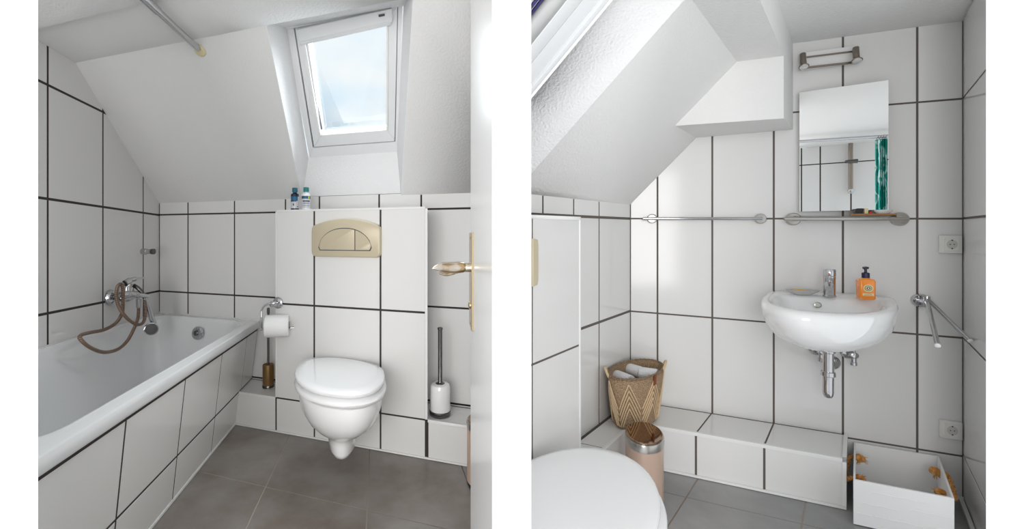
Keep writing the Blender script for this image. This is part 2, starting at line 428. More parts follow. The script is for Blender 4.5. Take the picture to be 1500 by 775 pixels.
# ================================================================== bathtub
TZ = .54
lean = lambda z: .07 * min(z, .5) / .5
tub = thing('bathtub', 'built-in white enamel bathtub with tiled side panel', 'bathtub', L.p(-.3, -.6, 0))
d0, d1 = -1.47, .236
uo0, uo1 = WU + .006, .085
m = MB()
uc, dc = (uo0 + uo1) / 2, (d0 + d1) / 2
def tring(hu, hd, cu, cdd, rad, z, n=10): return [L.p(a, b, z) for a, b in rr(cu, cdd, hu, hd, rad, n)]
hu, hd = (uo1 - uo0) / 2, (d1 - d0) / 2
iu0, iu1, id0, id1 = WU + .040, .020, -1.40, .150
icu, icd, ihu, ihd = (iu0 + iu1) / 2, (id0 + id1) / 2, (iu1 - iu0) / 2, (id1 - id0) / 2
rings = [tring(hu - .004, hd, uc, dc, .012, .497), tring(hu, hd, uc, dc, .015, .505), tring(hu, hd, uc, dc, .015, TZ - .012), tring(hu - .003, hd - .003, uc, dc, .014, TZ - .003), tring(hu - .009, hd - .007, uc, dc, .014, TZ), tring(ihu + .022, ihd + .022, icu, icd, .15, TZ), tring(ihu + .012, ihd + .012, icu, icd, .15, TZ + .003), tring(ihu + .004, ihd + .004, icu, icd, .15, TZ + .001), tring(ihu, ihd, icu, icd, .15, TZ - .004), tring(ihu - .010, ihd - .012, icu, icd, .15, TZ - .02),
         tring(ihu - .022, ihd - .03, icu, icd, .15, TZ - .09), tring(ihu - .035, ihd - .06, icu, icd, .15, TZ - .2), tring(ihu - .055, ihd - .10, icu, icd, .15, TZ - .32),
         tring(ihu - .09, ihd - .15, icu, icd, .14, TZ - .385), tring(ihu - .16, ihd - .25, icu, icd, .12, TZ - .405), tring(.03, .2, icu, icd, .03, TZ - .41)]
m.loft(rings, False, True)
# underside skin so the shell has thickness
m.loft([tring(hu - .004, hd, uc, dc, .012, .497), tring(ihu + .01, ihd + .01, icu, icd, .15, .49), tring(ihu - .03, ihd - .08, icu, icd, .14, .12), tring(.03, .2, icu, icd, .03, .11)], False, True)
m.build('basin', 'enamel', tub, sharp=28)
m = MB()
tiled(None, lambda a, b: L.p(lean(b), a, b), L.nu, [(d0, .002), (d1, .002), (d1, .498), (d0, .498)], [-1.445, -1.075, -.705, -.335, .035, WD - .014], [.183, .4845], g=.0095, back=.02, mb=m)
m.build('side_panel', ['tile', 'grout'], tub, sharp=25)
m = MB(); m.block(L, -.003, .006, d0, 0, 0, .010); m.build('base_seal', 'trimwhite', tub)
c = L.p(*L.hit(290, 488, d=id1 - .045)); nn = (L.nd + Vector((0, 0, .12))).normalized()
m = MB(); m.lathe(c - nn * .012, [(.030, 0), (.040, .008), (.041, .016), (.036, .024), (.012, .027)], nn); ofl = m.build('overflow', 'chrome', tub)
m = MB(); m.lathe(c + nn * .014, [(.016, 0), (.016, .004), (.010, .008)], nn, 20); m.build('overflow_knob', 'darksteel', ofl)
struct_seal = MB(); struct_seal.block(L, WU + .003, uo1, d1, d1 + .007, TZ - .006, TZ + .004); struct_seal.block(L, WU + .0045, WU + .010, d0, d1, TZ - .006, TZ + .004)
struct_seal.build('silicone_seal', 'trimwhite', tub)

# ================================================================== bath mixer with hose and hand shower
fa = L.hit(161, 436, u=WU + .005)
mix = thing('bath_mixer', 'chrome bath mixer on the tiled wall above the tub', 'faucet', L.p(WU, fa[1], fa[2]))
FD, FZ = fa[1], fa[2]
for dd in (0, .16):
    m = MB(); m.lathe(L.p(WU + .004, FD + dd, FZ), [(.044, 0), (.044, .006), (.036, .022), (.020, .03), (.017, .055), (.021, .056), (.021, .066)], L.nu, 28)
    m.build('escutcheon', 'chrome', mix)
bx = lambda du, dd, dz: L.p(WU + du, FD + dd, FZ + dz)
m = MB(); m.tube(bez([bx(.075, -.03, -.002), bx(.075, .02, 0), bx(.078, .08, .004), bx(.078, .14, 0), bx(.075, .19, -.004)]), [.014] * 4 + [.022] * 25 + [.016] * 4, 18); m.build('body', 'chrome', mix)
P = lambda x, y, du: L.w(x, y, u=WU + du)
m = MB(); m.tube(bez([P(176, 433, .09), P(190, 431, .12), P(203, 432, .15), P(216, 434.5, .17)]), [.020] * 8 + [.017] * 8 + [.013] * 9, 16); m.build('spout', 'chrome', mix)
m = MB(); m.tube(bez([P(187, 428, .10), P(188, 420, .10), P(190, 415, .105)]), [.026] * 8 + [.020] * 9, 18)
m.tube(bez([P(183, 415, .10), P(191, 410.5, .11), P(200, 408.3, .13), P(211, 407, .15)]), [.017] * 8 + [.012] * 8 + [.005] * 9, 14); m.build('lever', 'chrome', mix)
m = MB(); m.tube(bez([P(196, 418, .11), P(203, 423, .14), P(209, 430, .16)]), .011, 14); m.build('diverter', 'darksteel', mix)
m = MB(); m.tube([P(203, 438, .14), P(203.2, 451, .14)], [.014, .012], 16); m.build('hose_nut', 'chrome', mix)
hs = thing('hand_shower', 'chrome hand shower with grey round spray head hanging over the tub', 'shower head', P(216, 438, .17))
m = MB(); m.tube(bez([P(212, 436, .165), P(217, 450, .17), P(221, 463, .175), P(225, 474, .18)]), [.012] * 8 + [.014] * 8 + [.015] * 9, 14); m.build('grip', 'chrome', hs)
fc = P(221.5, 482, .18); fn_ = (EYEV + Vector((.1, 0, -.2)) - fc).normalized()
m = MB(); m.lathe(fc - fn_ * .02, [(.016, 0), (.03, .008), (.037, .018), (.037, .026), (.033, .028)], fn_, 28); hd_ = m.build('spray_head', 'chrome', hs)
m = MB(); m.lathe(fc + fn_ * .0082, [(.032, 0), (.031, .003), (.02, .004)], fn_, 28)
ex = fn_.orthogonal().normalized(); ey = fn_.cross(ex)
for k in range(18):
    a = 2 * PI * k / 18; q = fc + fn_ * .0112 + (ex * math.cos(a) + ey * math.sin(a)) * .024
    m.lathe(q, [(.0022, 0), (.0016, .003)], fn_, 6)
m.build('nozzle_face', 'grey', hd_)
m = MB()
hp = [(203.2, 449, .14), (202, 466, .14), (196, 482, .145), (186, 500, .15), (172, 512, .155), (152, 516, .16), (132, 509, .16), (118, 497, .15), (119, 491, .13), (133, 487, .115), (153, 483, .11), (170, 473, .11), (179, 458, .12),
      (180, 440, .13), (180, 424, .13), (177, 416, .12), (172, 421, .12), (170.5, 436, .13), (176, 453, .14), (188, 468, .15), (201, 475.5, .155), (210, 472, .16), (213, 458, .165), (212, 440, .165)]
m.tube(bez([P(*q) for q in hp], 6), .0085, 10); tag(m.build('shower_hose', 'hose', None, sharp=60), 'ribbed bronze coloured hose looped below the bath mixer', 'hose')
hk = L.hit(208, 368.5, u=WU + .004)
m = MB(); m.lathe(L.p(WU + .004, hk[1], hk[2]), [(.018, 0), (.018, .03), (.015, .034), (.015, .06), (.015, .061)], (L.nu + L.nd * .15).normalized(), 20)
hko = m.build('wall_hook', 'chrome', None, origin=L.p(WU + .004, hk[1], hk[2]))
m = MB(); m.lathe(L.p(WU + .004, hk[1], hk[2]), [(.0155, .059), (.0175, .062), (.0175, .078), (.012, .080)], (L.nu + L.nd * .15).normalized(), 20); m.build('cap', 'darksteel', hko)
tag(hko, 'small round chrome shower bracket on the tile joint above the mixer', 'wall bracket')

# ================================================================== shower rod in the left room
r0 = L.p(.017, -.500, 1.846); r1 = L.p(*L.hit(214, 0, z=1.846)); rv = (r1 - r0).normalized()
rod = thing('shower_rod', 'chrome shower rod fixed to the roof slope above the tub', 'shower rod', r0)
m = MB(); m.tube([r0 + rv * .004, r0 + rv * .30], .0135, 18); m.tube([r0 + rv * .29, r0 + rv * .85], .0165, 18); m.build('pole', 'chrome', rod)
m = MB(); sn = L.U.cross(L.p(0, LCD, LC) - L.p(0, WD, LB)).normalized(); sn = -sn if sn.z > 0 else sn
m.lathe(r0 - rv * .012 - sn * .004, [(.027, 0), (.027, .006), (.022, .012), (.014, .014)], sn, 24); m.build('end_flange', mat('cream_plastic', rgb(214, 200, 160), .5), rod)

# ================================================================== flush plate
fp = thing('flush_plate', 'champagne coloured dual flush plate on the tiled box', 'flush plate', L.p(.697, -.006, 1.03))
def arch(u0, u1, z0, z1, sag, rad, n=12):
    pts = []
    for i in range(n + 1):
        t = i / n; pts.append((u0 + rad * .6 + (u1 - u0 - 1.2 * rad) * t, z1 - sag * (2 * t - 1) ** 2 * (1 if abs(2 * t - 1) < 2 else 1)))
    pts += [(u1 - rad * .12, z1 - sag - .012), (u1, z1 - sag - .035)]
    for i in range(5): a = -PI / 2 * i / 4; pts.append((u1 - rad + rad * math.cos(a), z0 + rad + rad * math.sin(a)))
    for i in range(5): a = -PI / 2 - PI / 2 * i / 4; pts.append((u0 + rad + rad * math.cos(a), z0 + rad + rad * math.sin(a)))
    pts += [(u0, z1 - sag - .035), (u0 + rad * .12, z1 - sag - .012)]
    return pts
def plate(m, pts, d, h, inset=.004, base=0):
    cu = sum(p[0] for p in pts) / len(pts); cz = sum(p[1] for p in pts) / len(pts)
    f = lambda k, e: [L.p(cu + (a - cu) * (1 - e / .18), d, cz + (b - cz) * (1 - e / .09)) + L.nd * (k + base) for a, b in pts]
    m.loft([f(0, 0), f(h * .6, 0), f(h * .9, inset * .3), f(h, inset)], True, True)
m = MB(); plate(m, arch(.505, .889, .942, 1.134, .032, .024), -.005, .020); m.build('cover', 'champagne', fp, sharp=50)
def dome(u0, u1, z0, z1, k0, k1, n=26):
    cu = (u0 + u1) / 2; w = (u1 - u0) / 2; pts = []
    for i in range(n + 1):
        x = k0 + (k1 - k0) * i / n; t = min(1, abs(x - cu) / w)
        pts.append((x, z0 + .016 + (z1 - z0 - .016) * max(0, 1 - t ** 2.2) ** .58))
    pts += [(k1 - (.008 if k1 >= u1 else 0), z0), (k0 + (.008 if k0 <= u0 else 0), z0)]
    return pts
m = MB(); plate(m, dome(.547, .846, .974, 1.088, .547, .846), -.005, .0012, 0, .0196); m.build('button_recess', 'gasket', fp)
m = MB(); plate(m, dome(.551, .842, .978, 1.084, .551, .753), -.005, .0028, .001, .0200); m.build('button', 'champagne', fp, sharp=50)
m = MB(); plate(m, dome(.551, .842, .978, 1.084, .758, .842), -.005, .0028, .001, .0200); m.build('button', 'champagne', fp, sharp=50)

# ================================================================== toilet of the left room
tl = thing('toilet', 'white wall-hung toilet with closed lid under the champagne flush plate', 'toilet', L.p(.69, -.01, 0))
def dshape(back, front, hw, bw, cu, z, skew=0, n=36, p=2.25):
    """toilet seat outline: straight back edge, broad middle, round front"""
    pts = []
    mid = back + (front - back) * .42
    for i in range(n):
        a = 2 * PI * i / n; c, s = math.cos(a), math.sin(a)
        x = hw * math.copysign(abs(c) ** (2 / p), c)
        if s >= 0: dd = mid + (back - mid) * abs(s) ** (2 / 3.4); x *= 1 - (1 - bw / hw) * abs(s) ** 3
        else: dd = mid + (front - mid) * abs(s) ** (2 / p)
        pts.append(L.p(cu + x + skew * (dd - back), dd, z))
    return pts
SK = .02
def tr(back, front, hw, bw, cu, z): return dshape(back, front, hw, bw, cu, z, SK)
m = MB()
m.loft([tr(-.03, -.50, .200, .13, .690, .379), tr(-.025, -.518, .222, .146, .689, .383), tr(-.025, -.522, .226, .148, .689, .396), tr(-.03, -.512, .219, .142, .689, .407)], True, True)
m.build('seat', 'seat', tl, sharp=60)
m = MB()
m.loft([tr(-.03, -.495, .208, .14, .685, .414), tr(-.022, -.508, .219, .150, .685, .418), tr(-.022, -.512, .222, .153, .685, .430), tr(-.026, -.502, .217, .148, .685, .439),
        tr(-.05, -.47, .180, .12, .687, .4425), tr(-.12, -.34, .10, .07, .687, .444)], True, True)
m.build('lid', 'seat', tl, sharp=60)
for k in (-1, 1):
    m = MB(); m.tube([L.p(.690 + k * .07 - .02, -.012, .415), L.p(.690 + k * .07 + .02, -.012, .415)], .010, 14); m.build('hinge', 'seat', tl)
m = MB()
m.loft([tr(-.02, -.49, .195, .16, .690, .378), tr(-.012, -.505, .204, .17, .690, .372), tr(-.010, -.505, .206, .175, .690, .355), tr(-.008, -.500, .204, .175, .690, .325), tr(-.006, -.485, .194, .17, .690, .285),
        tr(-.006, -.455, .172, .16, .690, .245), tr(-.006, -.415, .138, .14, .690, .212), tr(-.006, -.385, .098, .12, .692, .192), tr(-.006, -.372, .080, .080, .695, .178),
        tr(-.006, -.366, .074, .074, .697, .155), tr(-.006, -.360, .071, .071, .699, .120), tr(-.006, -.352, .062, .062, .700, .104), tr(-.02, -.31, .040, .040, .700, .098), tr(-.04, -.27, .015, .02, .700, .097)], True, True)
m.build('bowl', 'ceramic', tl, sharp=60)

# ================================================================== toilet paper and holder
tp = thing('toilet_paper_holder', 'chrome toilet paper holder on the left corner of the tiled box', 'holder', L.p(.294, -.006, .695))
m = MB(); c = L.w(408, 443.5, d=-.007); m.lathe(c, [(.030, 0), (.030, .008), (.024, .014), (.014, .016), (.013, .045), (.015, .047), (.015, .055), (.010, .058)], L.nd, 24); m.build('rosette', 'chrome', tp)
Q = lambda x, y, d=-.075: L.w(x, y, d=d)
rl = thing('toilet_paper_roll', 'white toilet paper roll hanging on the chrome holder', 'toilet paper', Q(405, 478))
c0, c1 = L.w(389, 478, d=-.075), L.w(417, 478, d=-.075); ax = (L.Uh + Vector((0, .50, 0))).normalized(); ln = (c1 - c0).length
m = MB(); m.lathe(c0, [(.020, 0), (.055, 0), (.058, .004), (.058, ln - .004), (.055, ln), (.020, ln), (.020, 0)], ax, 36, caps=False); m.build('paper', 'paper', rl, sharp=40)
m = MB(); m.lathe(c0, [(.0185, .001), (.0205, .001), (.0205, ln + .001), (.0185, ln + .001), (.0185, .001)], ax, 24, caps=False); m.build('tube', 'card', rl)

cm_ = [c0.x, c0.y, c0.z]; e0 = c0 - ax * .012; e1_ = c0 + ax * (ln + .010)
m = MB(); m.tube(bez([Q(407, 443.5, -.05), Q(398, 444.5, -.07), Q(389, 447, -.08), Q(383.5, 455, -.085), Q(383, 466, -.09), e0 - ax * .008 - up * .012, e0 - up * .014, e1_ - up * .014, e1_ + ax * .012 - up * .010, e1_ + ax * .024 + up * .004], 8), .0050, 12); m.build('arm', 'chrome', tp)

# toilet brushes
bs = thing('toilet_brush', 'bronze toilet brush holder on the ledge left of the tiled box', 'toilet brush', L.p(.188, .135, BZ + .001))
c = L.p(.180, .130, BZ + .001)
m = MB(); m.lathe(c, [(.029, 0), (.031, .004), (.031, .128), (.028, .130), (.027, .126), (.006, .122)], seg=28); m.build('pot', 'bronze', bs)
m = MB(); m.lathe(c, [(.0325, .0), (.0325, .012), (.0312, .014)], seg=28); m.build('base_ring', 'darksteel', bs)
m = MB(); m.lathe(c + up * .12, [(.013, 0), (.013, .006), (.0065, .010), (.0065, .30), (.008, .302), (.008, .33), (.005, .334)], seg=16); m.build('handle', 'darksteel', bs)
bs = thing('toilet_brush', 'white toilet brush pot with dark base and handle right of the tiled box', 'toilet brush', L.p(1.197, .09, BZ + .001))
c = L.p(1.200, .085, BZ + .001)
m = MB(); m.lathe(c + up * .022, [(.048, 0), (.050, .004), (.048, .115), (.044, .124), (.036, .128), (.012, .128)], seg=32); m.build('pot', 'ceramic', bs)
m = MB(); m.lathe(c, [(.050, 0), (.052, .003), (.052, .020), (.049, .024)], seg=32); m.build('base_ring', 'darksteel', bs)
m = MB(); m.lathe(c + up * .148, [(.022, 0), (.022, .004), (.012, .008), (.0105, .012), (.0105, .262), (.013, .264), (.013, .272), (.010, .274)], seg=18); m.build('handle', 'darksteel', bs)

# bottles on the box
def bath_bottle(px, label, body, cap, white):
    cc = L.p(L.hit(px, 302, d=.05)[0], .05, bz + .001)
    t = thing('bath_oil_bottle', label, 'bottle', cc, 'small bottles on top of the tiled box')
    m = MB(); m.lathe(cc, [(.019, 0), (.0215, .003), (.0215, .082), (.020, .088), (.010, .094), (.010, .100)], seg=24); b = m.build('body', body, t)
    m = MB(); m.lathe(cc + up * .097, [(.0145, 0), (.0145, .022), (.013, .0245), (.004, .025)], seg=20); m.build('cap', cap, t)
    def band(z0, z1, mt, a0, a1, name, e=.0006):
        m = MB(); n = 14; r = .0215 + e; vs = []
        face = math.atan2(-cc.y, -cc.x)
        for i in range(n + 1):
            a = face + a0 + (a1 - a0) * i / n
            for z in (z0, z1): vs.append(cc + Vector((math.cos(a) * r, math.sin(a) * r, z)))
        m.add(vs, [[2 * i, 2 * i + 2, 2 * i + 3, 2 * i + 1] for i in range(n)]); m.build(name, mt, b)
    band(.010, .074, 'label', -1.3, 1.3, 'label')
    if white:
        band(.060, .074, 'bottle', -1.31, 1.31, 'label_band', .0012); band(.061, .071, 'labelblue', -.9, .35, 'label_band', .0018); band(.060, .072, 'labelyellow', .45, .85, 'label_band', .0018)
        band(.044, .050, 'bottle', -.9, .9, 'label_line', .0012); band(.034, .037, 'labelblue', -.7, .7, 'label_line', .0012); band(.022, .024, 'grey', -.8, .8, 'label_line', .0012)
    else:
        band(.050, .074, 'labelblue', -1.1, .7, 'label_band', .0012); band(.046, .050, 'bottle', -1.2, .3, 'label_line', .0018)
        band(.024, .036, 'grey', -.5, -.2, 'label_line', .0012); band(.018, .022, 'bottle', .5, .8, 'label_line', .0012)
bath_bottle(432, 'dark blue glass bath bottle with teal cap, left one on the tiled box', 'bottle', 'teal', False)
bath_bottle(448.5, 'white bath bottle with teal green cap, right one on the tiled box', 'whitebottle', mat('teal_green_plastic', rgb(14, 120, 116), .35), True)

# ================================================================== bins
def bin_(c, r, h, ex, ey, label):
    t = thing('waste_bin', label, 'bin', c)
    m = MB(); m.lathe(c, [(.93, 0), (.97, .004), (.97, h - .028)], seg=40, ex=ex, ey=ey); m.build('body', 'copper', t)
    m = MB(); m.lathe(c, [(.975, 0), (.985, .002), (.985, .012), (.972, .013)], seg=40, ex=ex, ey=ey); m.build('base_ring', 'darksteel', t)
    m = MB(); m.lathe(c, [(.97, h - .030), (1.0, h - .028), (1.0, h - .006), (.98, h), (.93, h + .001)], seg=40, ex=ex, ey=ey); m.build('rim', 'brushed', t)
    m = MB(); m.lathe(c, [(.935, h - .008), (.935, h + .004), (.90, h + .007), (.3, h + .009)], seg=40, ex=ex, ey=ey); m.build('lid', 'binlid', t)
    return t
X = Vector((1, 0, 0)); Y = Vector((0, 1, 0))
bc_ = Vector((.258, 1.73, L.coords(Vector((.258, 1.73, 0)))[2] * 0)); lc = L.coords(bc_); bc_ = L.p(lc[0], lc[1], .001)
bin_(bc_, .075, .265, X * .075, Y * .075, 'rose beige waste bin with dark lid half hidden behind the open door')

# ================================================================== door with handle, partition between the two rooms, front piers that stand for the blank white margins
t = thing('door_1', 'white lacquered door leaf standing open, seen almost edge-on', None, (.12, 1.05, 0), None, 'structure')
dx = lambda y: .1225 - (1.06 - y) * .0456
m = MB(); m.prism([(dx(1.06), 1.06, .012), (dx(.59), .59, .012), (dx(.59) + .024, .59, .012), (dx(1.06) + .036, 1.06, .012)], Vector((0, 0, 2.0))); leaf = m.build('leaf', 'door', t, bevel=.002)
m = MB(); y0, y1 = 1.045, .955
m.prism([(dx(y0) + .001, y0, .826), (dx(y1) + .001, y1, .826), (dx(y1) - .005, y1 + .003, .826), (dx(y0) - .005, y0 - .003, .826)], Vector((0, 0, .231)))
m.lathe((dx(1.0) - .002, 1.0, .88), [(.009, 0), (.009, .006), (.005, .008)], Vector((-1, 0, 0)), 14)
for zz in (.836, 1.045): m.lathe((dx(1.0) - .002, 1.0, zz), [(.004, 0), (.003, .004)], Vector((-1, 0, 0)), 10)
m.build('handle_plate', 'brass', t, bevel=.001)
hz = EYE - 47 / 600
m = MB(); m.tube([(dx(1.0) - .002, 1.0, hz), (dx(1.0) - .020, 1.0, hz)], .011, 16)
def hring(x, y, z, hh, ww): return [Vector((x, y, z)) + Vector((0, math.cos(2 * PI * k / 16) * ww, math.sin(2 * PI * k / 16) * hh)) for k in range(16)]
m.loft([hring(.104, 1.0, hz, .010, .010), hring(.098, .998, hz + .001, .013, .013), hring(.080, .995, hz, .0145, .011), hring(.060, .985, hz, .0145, .009), hring(.046, .972, hz + .003, .0125, .009), hring(.034, .962, hz + .003, .008, .008), hring(.021, .955, hz + .001, .0015, .002)], True, True)
m.tube(bez([(.075, .990, hz - .013), (.055, .978, hz - .016), (.038, .965, hz - .010)]), [.003] * 17, 8)
m.build('handle', 'nickel', t, sharp=60)
def at(px, y): return (px - CX) / FPX * y
m = MB()
m.prism([(at(721, .5), .5, -.06), (at(778, .5), .5, -.06), (at(777, .53), .53, -.06), (at(722, .53), .53, -.06)], Vector((0, 0, 2.3)))
m.prism([(at(752, .53), .53, -.06), (at(765, .53), .53, -.06), (at(765, 2.1), 2.1, -.06), (at(752, 2.1), 2.1, -.06)], Vector((0, 0, 2.1)))
struct(m.build('wall_middle', 'paint'), 'white margin and partition between the two views of the bathroom')
m = MB(); m.prism([(at(-420, .7), .7, -.06), (at(55.5, .7), .7, -.06), (at(53, .8), .8, -.06), (at(-420, .7), .8, -.06)], Vector((0, 0, 2.3)))
struct(m.build('wall_margin', 'paint'), 'white margin left of the bathtub, built as a wall end')
m = MB(); m.prism([(at(1444.5, .7), .7, -.06), (at(1640, .7), .7, -.06), (at(1640, .7), .8, -.06), (at(1447, .8), .8, -.06)], Vector((0, 0, 2.3)))
struct(m.build('wall_margin', 'paint'), 'white margin at the right of the washbasin, built as a wall end')

# ================================================================== RIGHT ROOM : shell
RU, RD, RR_ = -.845, .291, .348
RB = 1.19; RZ = .190
def rs(u): return RB + (u - RU) * 1.117            # slope height over u
FC = 1.757; UC = RU + (FC - RB) / 1.117; HC = 1.910; US = -.186
poly = [(RU, 0), (RR_, 0), (RR_, HC), (RU + (HC - RB) / 1.117, HC), (RU, RB)]
o = tiled('wall_back', lambda a, b: R.p(a, RD, b), R.nd, poly, [RU + .002, -.720, -.490, -.255, -.016, .215, RR_ - .001], [.170, .643, 1.1195, 1.599], g=.0075, back=.05, mats=('tile', 'grout_grey'))
struct(o, 'white tiled wall behind the washbasin and mirror')
o = tiled('wall_left', lambda a, b: R.p(RU, a, b), R.nu, [(-.86, 0), (RD, 0), (RD, RB + .002), (-.86, RB + .002)], [-.56, -.3185, -.0755], [.170, .643, 1.1195], g=.012, back=.05, mats=('tile', 'grout_grey'))
struct(o, 'short white tiled wall under the roof slope beside the basket')
o = tiled('wall_right', lambda a, b: R.p(RR_, a, b), -R.nu, [(-.16, 0), (RD, 0), (RD, HC), (-.16, HC)], [], [.176, .645, 1.121, 1.602], g=.008, back=.05, mats=('tile', 'grout_grey'))
struct(o, 'narrow white tiled wall right of the power sockets')
m = MB(); m.block(R, RR_ - .016, RR_ - .004, -.16, RD - .005, 0, .012); m.block(R, 0.0, RR_, RD - .016, RD - .005, 0, .010)
struct(m.build('baseboard_right', 'trimwhite'), 'thin white sealing strip at the foot of the right walls')
floor('floor', R, -.9, .42, -.95, .31, [-.48, -.12, .24], [-.62, -.187], 'grey slate tiled floor before the washbasin')
# ledge round the corner
m = MB()
tiled(None, lambda a, b: R.p(a, 0, b), R.nd, [(-.716, 0), (-.012, 0), (-.012, RZ - .012), (-.716, RZ - .012)], [-.49, -.2535], [], g=.008, back=.02, mb=m)
tiled(None, lambda a, b: R.p(-.722, a, b), R.nu, [(-.94, 0), (-.006, 0), (-.006, RZ - .012), (-.94, RZ - .012)], [-.3185, -.56], [], g=.008, back=.02, mb=m)
tiled(None, lambda a, b: R.p(a, b, RZ - .004), up, [(-.733, .012), (-.008, .012), (-.008, RD - .022), (-.733, RD - .022)], [-.49, -.2535], [], g=.006, back=.02, mb=m)
tiled(None, lambda a, b: R.p(a, b, RZ - .004), up, [(RU + .018, -.94), (-.735, -.94), (-.735, RD - .022), (RU + .018, RD - .022)], [], [-.3185, -.036], g=.006, back=.02, mb=m)
m.cm = 2
m.block(R, -.724, 0, -.004, .010, RZ - .013, RZ + .001); m.block(R, -.7335, -.7185, -.94, -.004, RZ - .013, RZ + .001)
m.block(R, -.012, 0, -.004, RD - .005, 0, RZ + .001)
m.cm = 1; m.block(R, RU + .002, -.745, -.94, RD - .002, 0, RZ - .006); m.block(R, -.745, -.014, .022, RD - .002, 0, RZ - .006)
struct(m.build('wall_ledge', ['tile', 'grout_grey', 'trimwhite'], None, sharp=25), 'low white tiled ledge running round the corner under the basket')
m = MB(); m.block(R, -.716, 0, -.012, -.0045, 0, .009); struct(m.build('baseboard_back', 'trimwhite'), 'thin white sealing strip under the basket ledge')
# toilet boxing, right room
BX0, BX1, BT = -.86, -.546, 1.112
m = MB()
tiled(None, lambda a, b: R.p(-.7225, a, b), R.nu, [(-.93, RZ + .002), (BX1 - .006, RZ + .002), (BX1 - .006, BT - .012), (-.93, BT - .012)], [-.862], [.647], g=.007, back=.02, mb=m)
m.cm = 2; m.block(R, -.735, -.7175, BX1 - .006, BX1, RZ + .002, BT); m.block(R, RU + .005, -.7175, -.93, BX1, BT - .012, BT)
m.cm = 0; m.block(R, RU + .005, -.735, BX1 - .012, BX1 - .001, RZ + .002, BT - .012)
struct(m.build('wall_cistern', ['tile', 'grout_grey', 'trimwhite'], None, sharp=25), 'white tiled boxing at the left behind the large toilet lid')
# flush plate sliver next to the partition
m = MB(); q = [R.w(776, 349, u=-.717), R.w(783.4, 351, u=-.717), R.w(784.3, 360, u=-.717), R.w(784.3, 409, u=-.717), R.w(783, 417, u=-.717), R.w(776, 420, u=-.717)]
m.prism(q, R.nu * .012); tag(m.build('flush_plate', 'champagne', None, bevel=.003, origin=q[0]), 'edge of a champagne flush plate at the far left tiled box', 'flush plate')

# slope, window opening, low ceiling, beam end
OFFR = .225; WE = -.742
m = MB()
m.prism([R.p(RU, RD, RB), R.p(UC, RD, FC), R.p(UC, WE, FC), R.p(RU, WE, RB)],
        [R.p(RU, RD, RB + OFFR), R.p(UC, RD, FC + OFFR), R.p(UC, WE - .03, FC + OFFR), R.p(RU, WE - .03, RB + OFFR)])
struct(m.build('ceiling_slope', 'plaster'), 'white plastered roof slope over the basket corner')
m = MB()
m.prism([R.p(RU, WE + .001, RB + .001), R.p(UC, WE + .001, FC - .001), R.p(UC, WE - .003, FC), R.p(RU, WE - .003, RB)],
        [R.p(RU, WE - .027, RB + OFFR), R.p(UC, WE - .027, FC + OFFR), R.p(UC, WE - .033, FC + OFFR), R.p(RU, WE - .033, RB + OFFR)])
struct(m.build('trim_2', 'stucco'), 'white stucco jamb of the second skylight')
m = MB(); m.block(R, UC, US, -.95, RD, FC, FC + .30)
struct(m.build('ceiling', 'plaster'), 'low flat white ceiling between slope and mirror')
m = MB()
SB = 1.514; sd = -.046
m.prism([R.p(RU + (SB - RB) / 1.117, sd, SB), R.p(US, sd, SB - .004), R.p(US, sd, FC), R.p(UC, sd, FC)], [R.p(RU + (SB - RB) / 1.117, RD - .003, SB), R.p(US, RD - .003, SB + .008), R.p(US, RD - .003, FC), R.p(UC, RD - .003, FC)])
struct(m.build('ceiling_beam', 'plaster'), 'white plastered soffit box left of the mirror')
A = R.p(US, RD, HC); B = R.p(RR_ + .05, RD, HC)
m = MB(); m.prism([A, B, Vector((2.75, 1.3, HC)), Vector((2.75, -1.45, HC)), Vector((.55, -1.45, HC)), Vector((.75, -.2, HC)), R.p(US, -.75, HC)], Vector((0, 0, .05)))
struct(m.build('ceiling', 'plaster'), 'flat white ceiling above mirror and lamp')

# skylight of the right room (seen obliquely at the top left)
rn = R.D.cross(R.p(UC, 0, FC) - R.p(RU, 0, RB)).normalized(); rn = -rn if rn.z > 0 else rn
V0 = R.p(RU, 0, RB + OFFR)
def vpt(x, y, n=0):
    r = sight(x, y); P0 = V0 + rn * n; t = (P0 - EYEV).dot(rn) / r.dot(rn); return R.coords(EYEV + r * t)
sdir = (R.p(UC, 0, FC) - R.p(RU, 0, RB)).normalized()
def vline(pa, pb, n=0):
    """mean d of a line running up the slope"""
    return (vpt(*pa, n)[1] + vpt(*pb, n)[1]) / 2
dA = vline((778, 134.5), (883, 0)); dB = vline((778, 95), (851, 0)); dC = vline((778, 66), (830, 0)); dD = dC - .75
wt = thing('window_2', 'skylight frame seen at a steep angle at the top left', None, V0 + R.D * dC, None, 'structure')
def strip(m, da, db, n0, n1, s0=-.05, s1=1.1):
    q = [V0 + R.D * da + sdir * s0, V0 + R.D * da + sdir * s1, V0 + R.D * db + sdir * s1, V0 + R.D * db + sdir * s0]
    m.prism([v + rn * n0 for v in q], [v + rn * n1 for v in q])
m = MB(); strip(m, dA + .004, dB + .004, .0, -.07); strip(m, dA + .004, dA - .02, .012, -.01); m.build('window_frame', 'frame', wt, bevel=.002)
m = MB(); strip(m, dA + .010, dA + .004, .002, -.04); strip(m, dB + .004, dB, -.01, -.05); m.build('gasket', 'gasket', wt)
m = MB(); strip(m, dB, dC, .002, -.05); strip(m, dD, dD - .07, .002, -.05); strip(m, dC, dD, .002, -.05, -.05, .06); strip(m, dC, dD, .002, -.05, .9, 1.0); m.build('sash', 'frame', wt, bevel=.003)
m = MB(); strip(m, dC - .0, dC - .05, .0, -.03); m.build('blind_rail', 'trimwhite', wt)
m = MB(); strip(m, dC - .05, dD, -.03, -.034, .06, .9); m.build('pane', 'glass', wt)
